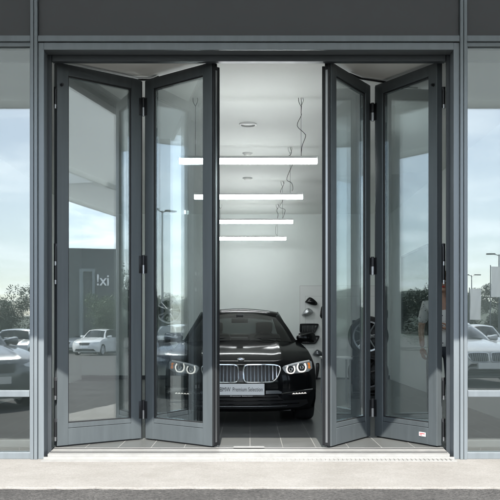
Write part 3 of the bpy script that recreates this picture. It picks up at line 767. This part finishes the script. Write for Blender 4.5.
        hd_ = bmesh.new(); patch(hd_, [(a_, b_-.04, c_, d_-.03, e_-.02) for a_, b_, c_, d_, e_ in K['roof']], 3, 12, py=2.2); bmesh.ops.solidify(hd_, geom=hd_.faces[:], thickness=.012); add('headliner', hd_, 'leather')
    else:
        gr = add('grille', decal([(-.36, .70), (.36, .70), (.32, .56), (-.32, .56)], .003, .02, .04), 'black_plastic')
        add('lower_intake', decal([(-.6, .36), (.6, .36), (.7, .24), (-.7, .24)], .003, .02, .05), 'black_plastic')
        add('number_plate', B(-.26, .26, -.02, -.010, .40, .51, .002), 'plate', smooth=False)
        for s in (-1, 1):
            add('tail_lamp', B(s*.70-.14, s*.70+.14, 4.62, 4.90, .80, .93, .02), 'red', smooth=False)
    # underbody, cabin
    bm = bmesh.new(); box(bm, -.80, .80, 1.30, 3.4, .16, .40); box(bm, -.60, .60, .20, 4.7, .17, .45); add('underbody', bm, 'black_plastic', smooth=False)
    if detail:
        bm = bmesh.new(); box(bm, -.72, .72, 1.72, 2.2, .70, .94, .05); box(bm, .14, .50, 1.80, 2.1, .90, 1.005, .03); add('dashboard', bm, 'leather')
        bm = bmesh.new(); c = Vector((.36, 2.33, .93))
        tube(bm, [c+Vector((.185*math.cos(t*math.pi/12), .06*math.sin(t*math.pi/12), .175*math.sin(t*math.pi/12))) for t in range(24)], .016, 8, True)
        box(bm, .27, .45, 2.31, 2.35, .88, .97, .02); add('steering_wheel', bm, 'leather')
        for sx in (-.38, .38):
            bm = bmesh.new(); box(bm, sx-.25, sx+.25, 2.55, 3.1, .42, .58, .06); box(bm, sx-.25, sx+.25, 2.95, 3.10, .55, 1.08, .06); box(bm, sx-.13, sx+.13, 3.0, 3.10, 1.10, 1.26, .04)
            tube(bm, [(sx-.05, 3.05, 1.05), (sx-.05, 3.05, 1.13)], .008, 6); tube(bm, [(sx+.05, 3.05, 1.05), (sx+.05, 3.05, 1.13)], .008, 6)
            add('seat', bm, 'leather')
        bm = bmesh.new(); box(bm, -.68, .68, 3.75, 3.9, .5, 1.02, .06)
        for sx in (-.4, .4): box(bm, sx-.13, sx+.13, 3.8, 3.88, 1.03, 1.15, .03)
        add('rear_bench', bm, 'leather')
        bm = bmesh.new(); box(bm, -.12, .12, 2.08, 2.11, 1.235, 1.30, .012); box(bm, -.05, .05, 2.05, 2.20, 1.30, 1.36, .012); add('rear_view_mirror', bm, 'black_plastic')
        bm = bmesh.new(); box(bm, -.8, .8, 1.4, 4.3, .40, .44); add('cabin_floor', bm, 'leather', smooth=False)
    # wing mirrors
    for s in (-1, 1):
        bm = bmesh.new()
        box(bm, .80, 1.065, 1.83, 2.02, .955, 1.105, .045)
        for v in bm.verts:
            if v.co.x < .88: v.co.z -= .035*(v.co.z-1.03)/.07
            v.co.y += .35*max(0, v.co.x-.85)
        tube(bm, [(.74, 1.86, .955), (.80, 1.9, .972), (.87, 1.92, .985)], [.034, .028, .03], 8)
        if s < 0:
            for v in bm.verts: v.co.x *= -1
        mo = add('wing_mirror', bm, paint)
        gm = B(.835, 1.045, 2.03, 2.036, .965, 1.09, .002)
        for v in gm.verts:
            v.co.y += .35*max(0, v.co.x-.85)
            if s < 0: v.co.x *= -1
        bmesh.ops.transform(gm, matrix=TM, verts=gm.verts[:]); obj('mirror_glass', gm, 'chrome', mo)
    for yw in (FW*SY, RW*SY):
        for s in (-1, 1):
            ty, rm, bk = wheel_bms(.335, .245)
            for b_ in (ty, rm, bk):
                if s < 0: bmesh.ops.scale(b_, vec=(-1, 1, 1), verts=b_.verts[:])
            w = obj('wheel', bk, 'black_metal', root, True); w.location = (s*.80, yw, .336)
            obj('tyre', ty, 'tyre', w, True); obj('rim', rm, rim, w, True)
            bm = bmesh.new(); lathe(bm, [(.36, -.30), (.39, -.30), (.39, .02)], 24); 
            if s < 0: bmesh.ops.scale(bm, vec=(-1, 1, 1), verts=bm.verts[:])
            for v in [v for v in bm.verts if v.co.z < -.10]: bm.verts.remove(v)
            bmesh.ops.translate(bm, vec=(0, 0, .0), verts=bm.verts[:]); obj('wheel_arch_liner', bm, 'black_plastic', w, True)
    return root

car = thing('parked_car', 'glossy black saloon car with a white lettered front plate, parked inside the showroom', 'car', (-.106, 9.75, 0), R(1.1))
make_car(car, 'saloon', 'paint_black', True)

# cars outside, in the yard the glass looks back on
def out_car(kind, paint, label, x, y, rz, group='cars parked in the yard'):
    t = thing('parked_car', label, 'car', (x, y, gz(x, y)+.002), rz, group); make_car(t, kind, paint, False); return t
out_car('hatch', 'paint_grey', 'dark grey hatchback parked close beside the left part of the pavement', -3.85, 3.15, R(140))
make_car(thing('parked_car', 'white saloon facing the showroom from across the yard', 'car', (5.2, -2.3, gz(5.2, -2.3)+.002), R(172), 'cars parked in the yard'), 'saloon', 'paint_white', True, badge=False)
suv = out_car('estate', 'paint_white', 'white estate car parked far to the right of the yard, nose towards the showroom', 37.9, -10.8, R(244+24))
lab = ['white estate car parked behind the first white one, far right of the yard', 'dark grey car in the far row, left end', 'white car in the far row, second from the left', 'silver car in the far row, third from the left', 'white car in the far row, fourth from the left', 'dark grey car in the far row, fifth from the left', 'silver car in the far row, right end']
def dup_car(src, x, y, rz, label):
    c = copy_tree(src); c.location = (x, y, gz(x, y)+.002); c.rotation_euler = (0, 0, rz); c['label'] = label; return c
dup_car(suv, 44.5, -15.4, R(244+30), lab[0])
gcar = out_car('saloon', 'paint_grey', lab[1], -15.5, -17, R(176)); scar = out_car('hatch', 'paint_silver', lab[3], -9.8, -17.2, R(181))
dup_car(suv, -12.7, -17.3, R(180), lab[2]); dup_car(suv, 10.4, -19.4, R(178), lab[4]); dup_car(gcar, 13.4, -19.1, R(182), lab[5]); dup_car(scar, 16.4, -19.3, R(180), lab[6])

# ------------------------------------------------------------------ showroom displays
def wall_wheel(X, Z, r, label, mr, my):
    t = thing('alloy_wheel', label, 'alloy wheel', (X, WB, Z), 0, 'alloy wheels on the back wall')
    rot = Matrix.Rotation(R(-90), 4, 'Z')   # +x face -> -y
    ty, rm, bk = wheel_bms(r, .18)
    for b_ in (ty, rm, bk):
        bmesh.ops.transform(b_, matrix=Matrix.Translation((0, -.10, 0)) @ rot, verts=b_.verts[:])
    ty.free()
    if my == 'rim':
        bmesh.ops.scale(rm, vec=(1.36, 1, 1.36), verts=rm.verts[:])
    obj('rim', rm, mr, t, True); obj('hub_plate', bk, 'black_metal', t, True)
    b4 = bmesh.new(); lathe(b4, [(.001, -.045), (r*.93, -.045), (r*.93, -.03), (.001, -.03)], 40, 'Y'); obj('backing_disc', b4, 'black_plastic', t)
    b2 = bmesh.new(); lathe(b2, [(r*.98, -.05), (r*1.0, -.16), (r*.96, -.17), (r*.94, -.06)], 44, 'Y'); obj('outer_lip', b2, 'rim_dark', t, True)
    b3 = bmesh.new(); tube(b3, [(0, -.001, 0), (0, -.07, 0)], .03, 10); obj('wall_bracket', b3, 'black_metal', t, True)
    return t
wall_wheel((169.5-250)/43.7, 1.15+(329-311)/43.7, .275, 'silver twin spoke alloy wheel hung high on the back wall, left of the car roof', 'rim', 'rim')
wall_wheel((162-250)/43.7, 1.15+(329-352)/43.7, .27, 'black alloy wheel hung low on the back wall behind the left wing mirror', 'rim_dark', 'rim')

pb = thing('display_board', 'tall white display board with thin outlines on the back wall, right of the car', 'display board', (1.14, WB, .04))
obj('board', B(0, 1.9, -.03, -.001, 0, 2.10, .002), 'panel_white', pb)
bm = bmesh.new()
for x0, x1, z0, z1 in ((0.0, 1.9, 2.092, 2.104), (-.006, .006, 0, 2.1), (.12, .128, .25, 1.86), (.12, 1.8, 1.855, 1.863), (.32, .326, .25, 1.3)): box(bm, x0, x1, -.034, -.0305, z0, z1)
obj('outline', bm, 'disc', pb)
def px2b(px, py): return ((px-250)/43.9, 1.15+(329-py)/43.9)
def blob(pts, y0, y1, name, m, label, cat, group=None, bev=.02):
    P = [px2b(*p) for p in pts]; cx = sum(p[0] for p in P)/len(P); cz = sum(p[1] for p in P)/len(P)
    S = smoothpts([(p[0]-cx, 0, p[1]-cz) for p in P+[P[0]]], 4)[:-1]; bm = bmesh.new(); rings = []; n = len(S)
    for k, (yy, s) in enumerate(((0, 1.0), (-(y1-y0)*.45, .97), (-(y1-y0)*.8, .82), (-(y1-y0), .5))):
        rings.append([bm.verts.new((q.x*s, yy, q.z*s)) for q in S])
    for a, b in zip(rings, rings[1:]):
        for i in range(n): bm.faces.new((a[i], a[(i+1) % n], b[(i+1) % n], b[i]))
    bm.faces.new(rings[0][::-1]); bm.faces.new(rings[-1])
    o = obj(name, bm, m, None, True, (cx, WB-.032, cz), angle=60); return tag(o, label, cat, group)
blob([(305, 302), (310, 297), (317, 302), (316.5, 305), (311, 304.5)], 0, .12, 'mirror_cap', 'paint_black', 'black mirror cap fixed to the white board, uppermost of the fixed parts', 'mirror cap', 'parts on the display board')
blob([(301.5, 315), (305, 309.5), (309, 308), (313.5, 312), (307, 316)], 0, .12, 'mirror_cap', 'paint_silver', 'silver mirror cap fixed to the white board below the black one', 'mirror cap', 'parts on the display board')
blob([(320, 316), (321.5, 307), (324, 306), (324, 312), (322, 318.5)], 0, .08, 'trim_blade', 'black_plastic', 'slim black trim piece fixed at the board edge nearest the right doors', 'trim piece', 'parts on the display board')
blob([(312.5, 354.5), (317, 349.5), (322, 352), (324, 355.5), (318, 356.5)], 0, .12, 'mirror_cap', 'paint_grey', 'grey mirror cap fixed low on the white board, lowest of the caps', 'mirror cap', 'parts on the display board')
blob([(316, 363.5), (319.5, 363.5), (319, 372), (317, 380), (315.8, 379)], 0, .06, 'trim_blade', 'black_plastic', 'upright black trim strip standing low on the board beside the car wing', 'trim piece', 'parts on the display board')
def board_grille(px0, py0, px1, py1, label):
    x0, z1 = px2b(px0, py0); x1, z0 = px2b(px1, py1); cx, cz = (x0+x1)/2, (z0+z1)/2; w, h = (x1-x0)/2, (z1-z0)/2
    t = thing('kidney_grille', label, 'car grille', (cx, WB-.032, cz), 0, 'spare grilles on the display board')
    o = [(-w, -.6*h), (-w*.97, h*.8), (-w*.8, h), (w*.85, h), (w, h*.75), (w*.7, -.6*h), (w*.45, -h), (-w*.8, -h)]
    bm = bmesh.new(); tube(bm, smoothpts([(a, -.05, b) for a, b in o+[o[0]]], 4)[:-1], .022, 8, True); obj('surround', bm, 'black_metal', t, True)
    bm = bmesh.new()
    for k in range(9):
        a = -w*.82+1.5*w*k/8; tube(bm, [(a, -.045, -h*.93), (a, -.06, 0), (a, -.045, h*.95)], .013, 6)
    obj('slats', bm, 'black_metal', t, True)
board_grille(300.5, 324.5, 317.5, 332.5, 'black kidney grille fixed to the white board just above the right wing mirror')
board_grille(301, 336.5, 318.5, 343, 'black kidney grille fixed to the white board right behind the right wing mirror')

# two-tier wheel stand at the right
ws = thing('wheel_stand', 'black two tier display stand behind the right folding door, carrying two wheels', 'display stand', (1.97, 13.9, 0))
bm = bmesh.new(); box(bm, -.30, .30, -.20, .20, 0, .05, .008); obj('base_plate', bm, 'black_metal', ws)
bm = bmesh.new(); box(bm, -.24, .24, .10, .16, .05, 1.30, .006); obj('post', bm, 'black_metal', ws)
for z in (.10, .70):
    bm = bmesh.new(); box(bm, -.26, .26, -.17, .10, z-.03, z-.005, .004); obj('shelf', bm, 'black_metal', ws)
for z, l in ((1.03, 'large black tyre with a bright spoked rim on the upper tier of the stand'), (.432, 'black tyre with a dark spoked rim on the lower tier of the stand')):
    t = thing('alloy_wheel', l, 'car wheel', (1.97, 13.87, z), 0, 'wheels on the display stand')
    ty, rm, bk = wheel_bms(.333, .24)
    rot = Matrix.Rotation(R(-90-8), 4, 'Z')
    for b_ in (ty, rm, bk): bmesh.ops.transform(b_, matrix=Matrix.Translation((0, -.03, 0)) @ rot, verts=b_.verts[:])
    obj('tyre', ty, 'tyre', t, True); obj('rim', rm, 'satin' if z > .6 else 'rim_dark', t, True); obj('brake_disc', bk, 'black_metal', t, True)
# low display table behind the third leaf
tb = thing('display_table', 'small pale display table with thin legs behind the third door leaf', 'table', (1.30, 12.6, 0))
obj('table_top', B(-.22, .22, -.3, .3, .70, .73, .006), 'panel_white', tb)
for x in (-.19, .19):
    for y in (-.27, .27): obj('leg', B(x-.014, x+.014, y-.014, y+.014, 0, .699), 'hinge', tb)
# dark wall screen
scn = thing('wall_screen', 'large dark screen hung on the right side wall behind the person', 'screen', (WR, 16.1, 1.05))
obj('housing', B(-.05, -.002, -1.35, 1.2, 0, 1.62, .006), 'black_metal', scn)
obj('display', B(-.054, -.0505, -1.31, 1.16, .05, 1.58), 'screen', scn)
# wall mounted small box (switch) seen beside the wheel stand
sw = thing('wall_switch', 'small dark switch box on the back wall to the right of the wheel stand', 'switch', ((385.5-250)/43.7, WB, 1.15+(329-314)/43.7))
obj('plate', B(-.05, .05, -.02, -.001, -.09, .09, .004), 'black_plastic', sw); obj('rocker', B(-.025, .025, -.027, -.0205, -.04, .04, .003), 'frame_dark', sw)

# ------------------------------------------------------------------ person
def skinned(name, verts, edges, radii, m, parent, root_i=0, sub=2):
    me = bpy.data.meshes.new(name); me.from_pydata(verts, edges, []); o = bpy.data.objects.new(name, me); COL.objects.link(o)
    sk_ = o.modifiers.new('Skin', 'SKIN'); sk_.use_smooth_shade = True
    for i, r in enumerate(radii):
        v = me.skin_vertices[0].data[i]; v.radius = r if isinstance(r, tuple) else (r, r); v.use_root = (i == root_i)
    sb = o.modifiers.new('Sub', 'SUBSURF'); sb.levels = sub; sb.render_levels = sub
    dg = bpy.context.evaluated_depsgraph_get(); nm = bpy.data.meshes.new_from_object(o.evaluated_get(dg))
    bpy.data.objects.remove(o); nm.name = name; nm.materials.clear(); nm.materials.append(M[m])
    for p in nm.polygons: p.use_smooth = True
    o2 = bpy.data.objects.new(name, nm); COL.objects.link(o2); o2.parent = parent
    return o2
def join_into(base, others):
    bm = bmesh.new(); bm.from_mesh(base.data)
    for o in others:
        bm.from_mesh(o.data); bpy.data.objects.remove(o)
    bm.to_mesh(base.data); bm.free()
    for p in base.data.polygons: p.use_smooth = True
per = thing('person', 'person in dotted white shirt and dark trousers standing behind the right door leaf', 'person', (2.29, 9.9, 0), R(-6))
# body: legs, trunk, arms, neck, head (front is -y)
V = [(0, 0, .97), (0, 0, 1.10), (0, -.005, 1.28), (0, 0, 1.43), (0, .005, 1.53), (0, -.01, 1.60),
     (-.10, 0, .92), (-.105, -.01, .50), (-.11, .02, .09), (-.115, -.12, .045),
     (.10, 0, .92), (.11, -.015, .50), (.125, .015, .09), (.14, -.12, .045),
     (-.19, .005, 1.44), (-.245, .02, 1.16), (-.235, -.05, .93),
     (.19, .005, 1.44), (.25, .01, 1.17), (.06, -.20, 1.16), (0, -.015, 1.71), (0, -.012, 1.79)]
Eg = [(0, 1), (1, 2), (2, 3), (3, 4), (4, 5), (0, 6), (6, 7), (7, 8), (8, 9), (0, 10), (10, 11), (11, 12), (12, 13), (3, 14), (14, 15), (15, 16), (3, 17), (17, 18), (18, 19), (5, 20), (20, 21)]
rad = [(.145, .10), (.135, .095), (.155, .105), (.14, .09), .058, .06, .085, .057, .042, .04, .085, .057, .042, .04, .052, .042, .029, .052, .042, .029, (.078, .098), (.07, .085)]
body = skinned('body', V, Eg, rad, 'skin', per)
def hand(wrist, d, thumb, curl):
    """five separate fingers from a palm; d = pointing direction, thumb = side direction"""
    w = Vector(wrist); d = Vector(d).normalized(); t = Vector(thumb).normalized(); t = (t-d*t.dot(d)).normalized(); n = d.cross(t)*curl
    vs = [w, w+d*.045, w+d*.085]; es = [(0, 1), (1, 2)]; rd = [.026, (.036, .020), (.037, .017)]
    palm = skinned('palm', [tuple(v) for v in vs], es, rd, 'skin', None, 0, 2); parts = [palm]
    for k, (off, L) in enumerate(((.027, .070), (.009, .078), (-.009, .073), (-.027, .058))):
        b = w+d*.075+t*off; q = [b, b+d*L*.45+n*.006, b+d*L*.75+n*L*.28, b+d*L*.88+n*L*.55]
        parts.append(skinned('finger', [tuple(x) for x in q], [(0, 1), (1, 2), (2, 3)], [.0095, .0092, .0085, .0075], 'skin', None, 0, 1))
    b = w+d*.03+t*.022; q = [b, b+t*.022+d*.018+n*.01, b+t*.030+d*.048+n*.018, b+t*.026+d*.070+n*.022]
    parts.append(skinned('finger', [tuple(x) for x in q], [(0, 1), (1, 2), (2, 3)], [.013, .012, .0105, .009], 'skin', None, 0, 1))
    return parts
hp = hand((-.235, -.05, .93), (.02, -.12, -1), (.4, -1, 0), -1) + hand((.06, -.20, 1.16), (-1, -.12, .03), (0, -.2, 1), 1)
# nose, ears, mouth, eyes as modelled bumps on the head
def ellipsoid(c, r, m=None, n=16):
    bm = bmesh.new(); bmesh.ops.create_uvsphere(bm, u_segments=n, v_segments=n//2+2, radius=1); bmesh.ops.scale(bm, vec=r, verts=bm.verts[:]); bmesh.ops.translate(bm, vec=c, verts=bm.verts[:]); return bm
feats = [obj('nose', ellipsoid((0, -.112, 1.695), (.016, .020, .026)), 'skin'), obj('ear', ellipsoid((-.082, .0, 1.70), (.012, .022, .034)), 'skin'), obj('ear', ellipsoid((.082, .0, 1.70), (.012, .022, .034)), 'skin'), obj('chin', ellipsoid((0, -.072, 1.615), (.042, .036, .03)), 'skin')]
join_into(body, hp+feats)
for s in (-1, 1):
    obj('eye', ellipsoid((s*.032, -.094, 1.715), (.013, .010, .008)), 'white', per, True)
    obj('eyebrow', ellipsoid((s*.033, -.097, 1.738), (.020, .008, .004)), 'hair', per, True)
obj('mouth', ellipsoid((0, -.100, 1.650), (.024, .010, .006)), M['red'], per, True)
bm = ellipsoid((0, .012, 1.765), (.092, .108, .088), n=24)
for v in list(bm.verts):
    if v.co.y < -.045 and v.co.z < 1.775: v.co.y = -.045+.0*(v.co.y)
    v.co += Vector((random.uniform(-.004, .004), random.uniform(-.004, .004), random.uniform(-.004, .004)))
obj('hair', bm, 'hair', per, True, angle=80)
skinned('shirt', [(0, 0, .88), (0, 0, 1.10), (0, -.005, 1.28), (0, 0, 1.43), (0, .005, 1.505), (-.19, .005, 1.44), (-.235, .017, 1.20), (.19, .005, 1.44), (.24, .010, 1.21)], [(0, 1), (1, 2), (2, 3), (3, 4), (3, 5), (5, 6), (3, 7), (7, 8)],
        [(.185, .135), (.165, .12), (.172, .12), (.158, .105), .07, .068, .064, .068, .064], 'shirt', per)
skinned('trousers', [(0, 0, 1.02), (0, 0, .95), (-.10, 0, .90), (-.107, -.01, .50), (-.112, .02, .10), (.10, 0, .90), (.112, -.015, .50), (.127, .015, .10)], [(0, 1), (1, 2), (2, 3), (3, 4), (1, 5), (5, 6), (6, 7)],
        [(.160, .115), (.158, .115), .102, .080, .068, .102, .080, .068], 'trousers', per)
for x, dx in ((-.113, -.004), (.131, .012)):
    bm = ellipsoid((x+dx*.5, -.055, .045), (.052, .142, .046))
    for v in bm.verts: v.co.z = max(v.co.z, .002)
    obj('shoe', bm, 'shoe', per, True)

# ------------------------------------------------------------------ yard: trees, lamp posts, banners, far building, hills
def tree_proto(name, label, leaf, h, w, seed):
    r = random.Random(seed); t = thing(name, label, 'tree', (0, 0, 0), 0, 'trees round the yard')
    tb = bmesh.new(); tube(tb, [(0, 0, -.2), (.03, .02, h*.25), (-.04, .05, h*.5), (.02, 0, h*.8)], [.16, .12, .09, .03], 10)
    for k in range(9):
        a = r.uniform(0, 6.28); z = h*r.uniform(.25, .7); L = w*r.uniform(.45, .85)
        tube(tb, [(0, 0, z), (L*.5*math.cos(a), L*.5*math.sin(a), z+L*.3), (L*math.cos(a), L*math.sin(a), z+L*.55)], [.05, .035, .012], 6)
    obj('trunk', tb, 'bark', t, True)
    cb = bmesh.new(); cl = []
    for k in range(34):
        a = r.uniform(0, 6.28); u = r.uniform(0, 1); z = h*(.22+.74*u); rr = w*math.sin(math.pi*min(1, .18+.80*(1-abs(u-.42)*1.35)))*r.uniform(.25, .95)
        cl.append((rr*math.cos(a), rr*math.sin(a), z, r.uniform(.35, .75)*w*.55))
    for x, y, z, R_ in cl:
        for k in range(400):
            d = Vector((r.gauss(0, 1), r.gauss(0, 1), r.gauss(0, 1))).normalized()*R_*r.uniform(.55, 1.08); p = Vector((x, y, z))+d
            s = r.uniform(.04, .10); a = Vector((r.gauss(0, 1), r.gauss(0, 1), r.gauss(0, 1))).normalized(); b = a.orthogonal().normalized(); c = a.cross(b)
            cb.faces.new([cb.verts.new(p+q) for q in (b*s, c*s*.5, -b*s, -c*s*.5)])
    obj('crown', cb, leaf, t, recalc=False); return t
TL = ['broad bushy green tree at the edge of the yard', 'tall dark green tree at the edge of the yard']
ta = tree_proto('deciduous_tree', TL[0], 'leaf_a', 5.4, 2.5, 3); tb_ = tree_proto('deciduous_tree', TL[1], 'leaf_b', 6.2, 2.2, 5)
k = 0; azs = [(-31+2.5*i) for i in range(42)]
for i, az in enumerate(azs):
    if 57 < az < 76: continue
    D = 60+random.uniform(-5, 9); x, y = D*math.sin(R(az)), 7-D*math.cos(R(az)); src = (ta, tb_)[random.random() < .45]
    c = src if (i < 2 and src is (ta, tb_)[i] and False) else copy_tree(src)
    s = random.uniform(.70, .95)*(1.15 if 27 < az < 47 else 1); c.location = (x, y, gz(x, y)-.05); c.rotation_euler = (0, 0, random.uniform(0, 6.28)); c.scale = (s*random.uniform(.9, 1.15), s, s)
ta.location = (44.6, -12.4, gz(44, -12)); ta.scale = (.75, .75, .75); tb_.location = (38.5, -29.0, gz(38, -29))
def lamp_post(x, y, h, rz, label):
    t = thing('street_lamp', label, 'street lamp', (x, y, gz(x, y)-.02), rz, 'lamp posts in the yard')
    b = bmesh.new(); tube(b, [(0, 0, 0), (0, 0, h)], [.09, .05], 12); tube(b, [(0, 0, 0), (0, 0, .5)], .12, 12); obj('pole', b, 'pole', t, True)
    for s in (-1, 1):
        b = bmesh.new(); tube(b, [(0, 0, h-.1), (s*.35, 0, h+.02)], .03, 8); box(b, min(s*.3, s*1.05), max(s*.3, s*1.05), -.14, .14, h, h+.1, .02); obj('lamp_head', b, 'black_metal', t)
lamp_post(-15.8, -31.2, 8.9, R(20), 'double headed lamp post left in the yard'); lamp_post(25.8, -81, 8, 0, 'double headed lamp post far back in the yard'); lamp_post(20.9, -54, 8, R(12), 'double headed lamp post right in the yard')
for i, (x, y, z1) in enumerate(((16.3, -46, 4.2), (18.0, -46.5, 5.9))):
    t = thing('banner_flag', ['shorter white banner on a pole in the yard', 'taller white banner on a pole in the yard'][i], 'banner', (x, y, gz(x, y)), 0, 'banners in the yard')
    b = bmesh.new(); tube(b, [(0, 0, 0), (0, 0, z1+.6)], .04, 8); obj('pole', b, 'pole', t, True)
    b = bmesh.new(); n = 10; A = []
    for j in range(n+1):
        zz = z1+.5-2.3*j/n; A.append([b.verts.new((.05+.8*q/6, .05*math.sin(q*1.1+j*.5), zz)) for q in range(7)])
    for a, c in zip(A, A[1:]):
        for q in range(6): b.faces.new((a[q], a[q+1], c[q+1], c[q]))
    bmesh.ops.solidify(b, geom=b.faces[:], thickness=.012); obj('banner', b, 'banner', t, True)
# low dark building across the yard with a white sign
fd = Vector((.920, -.437, 0)); c0 = Vector((-1.6, 8.3, 0))+fd*52; ang = math.atan2(fd.y, fd.x)-math.pi/2
fb = thing('far_building', 'low slate coloured building across the yard with white sign lettering', 'building', (c0.x, c0.y, gz(c0.x, c0.y)), ang)
g0 = gz(c0.x, c0.y)
obj('wall', B(-16, 14, 0, 12, -.2, 7.0-g0, .02), 'clad', fb)
bm = bmesh.new()
for x0, x1 in ((-.42, -.22), (.42, .70)): box(bm, x0, x1, -.12, -.002, 0, 6.1)
box(bm, -.22, .42, -.12, -.002, 5.9, 6.1)
obj('door_portal', bm, 'mullion', fb)
textmesh('sign_lettering', 'ix!', 1.15, 'white', fb, Matrix.Translation((-.98, -.06, 5.25)) @ FACE_CAM, .04, .012, 'CENTER', .85)
# wooded hills
bm = bmesh.new(); n = 90; prof = []
for i in range(n+1):
    a = R(-75+165*i/n); h = 11+4*math.sin(i*.35)+2.2*math.sin(i*.9+1)+random.uniform(-.5, .5)
    prof.append([bm.verts.new((D*math.sin(a), 7-D*math.cos(a), z)) for D, z in ((150, -1.2), (185, h*.55+random.uniform(-.6, .6)), (230, h+random.uniform(-.7, .7)), (300, h*.8), (360, -2))])
for a, b in zip(prof, prof[1:]):
    for q in range(4): bm.faces.new((a[q], a[q+1], b[q+1], b[q]))
tag(obj('hills', bm, 'hill', None, True, angle=80), kind='structure')
# bay markings on the yard
bm = bmesh.new()
for i in range(9):
    x = -16.9+2.85*i
    for y0, y1 in ((-22.2, -17.0), (-16.9, -12.4)):
        vs = [bm.verts.new((xx, yy, gz(xx, yy)+.03)) for xx, yy in ((x, y0), (x+.1, y0), (x+.1, y1), (x, y1))]; bm.faces.new(vs)
tag(obj('bay_markings', bm, 'marking'), kind='structure')

# ------------------------------------------------------------------ light, sky, camera
EL = math.atan(1.07)
sun = bpy.data.lights.new('sun', 'SUN'); sun.energy = 4.6; sun.angle = R(.5); sun.color = (1, .955, .89)
so = bpy.data.objects.new('sun', sun); COL.objects.link(so); so.rotation_euler = (math.pi/2-EL, 0, 0)
wd = bpy.data.worlds.new('World'); sc.world = wd; wd.use_nodes = True; nt = wd.node_tree
bg = nt.nodes['Background']; bg.inputs['Strength'].default_value = .128
sky = nt.nodes.new('ShaderNodeTexSky'); sky.sky_type = 'NISHITA'; sky.sun_disc = False; sky.sun_elevation = EL; sky.sun_rotation = R(180)
sky.air_density = 1.0; sky.dust_density = .5; sky.ozone_density = 1.5
tc = nt.nodes.new('ShaderNodeTexCoord'); sp = nt.nodes.new('ShaderNodeSeparateXYZ'); nt.links.new(tc.outputs['Generated'], sp.inputs[0])
def mth(op, a, b):
    n = nt.nodes.new('ShaderNodeMath'); n.operation = op
    for i, v in enumerate((a, b)):
        if isinstance(v, (int, float)): n.inputs[i].default_value = v
        else: nt.links.new(v, n.inputs[i])
    return n.outputs[0]
zz = mth('ADD', mth('MAXIMUM', sp.outputs['Z'], 0.0), .10)
cx = nt.nodes.new('ShaderNodeCombineXYZ'); nt.links.new(mth('DIVIDE', sp.outputs['X'], zz), cx.inputs[0]); nt.links.new(mth('DIVIDE', sp.outputs['Y'], zz), cx.inputs[1])
nz = nt.nodes.new('ShaderNodeTexNoise'); nz.inputs['Scale'].default_value = 1.9; nz.inputs['Detail'].default_value = 9; nz.inputs['Roughness'].default_value = .58; nz.inputs['Distortion'].default_value = .4
nt.links.new(cx.outputs[0], nz.inputs['Vector'])
rp = nt.nodes.new('ShaderNodeValToRGB'); rp.color_ramp.elements[0].position = .42; rp.color_ramp.elements[1].position = .72
rp.color_ramp.elements[0].color = (.06, .06, .06, 1); rp.color_ramp.elements[1].color = (.62, .62, .62, 1)
nt.links.new(nz.outputs['Fac'], rp.inputs['Fac'])
mx = nt.nodes.new('ShaderNodeMix'); mx.data_type = 'RGBA'; nt.links.new(rp.outputs['Color'], mx.inputs['Factor']); hs_ = nt.nodes.new('ShaderNodeHueSaturation'); hs_.inputs['Saturation'].default_value = .62; nt.links.new(sky.outputs['Color'], hs_.inputs['Color']); nt.links.new(hs_.outputs['Color'], mx.inputs[6]); mx.inputs[7].default_value = (11.5, 12.0, 12.6, 1)
nt.links.new(mx.outputs[2], bg.inputs['Color'])

cd = bpy.data.cameras.new('camera'); co = bpy.data.objects.new('camera', cd); COL.objects.link(co); sc.camera = co
co.location = (0, 0, 1.15); co.rotation_euler = (math.pi/2, 0, 0); cd.sensor_width = 36; cd.lens = 36*830/500; cd.shift_y = 79/500; cd.clip_start = .1; cd.clip_end = 2000

sc.view_settings.view_transform = 'Standard'; sc.view_settings.look = 'None'; sc.view_settings.gamma = 1; sc.view_settings.exposure = 1.45
sc.view_settings.use_curve_mapping = False
cy = sc.cycles; cy.max_bounces = 12; cy.diffuse_bounces = 5; cy.glossy_bounces = 8; cy.transparent_max_bounces = 32; cy.transmission_bounces = 8
cy.use_denoising = True; cy.sample_clamp_indirect = 8; cy.caustics_reflective = False; cy.caustics_refractive = False
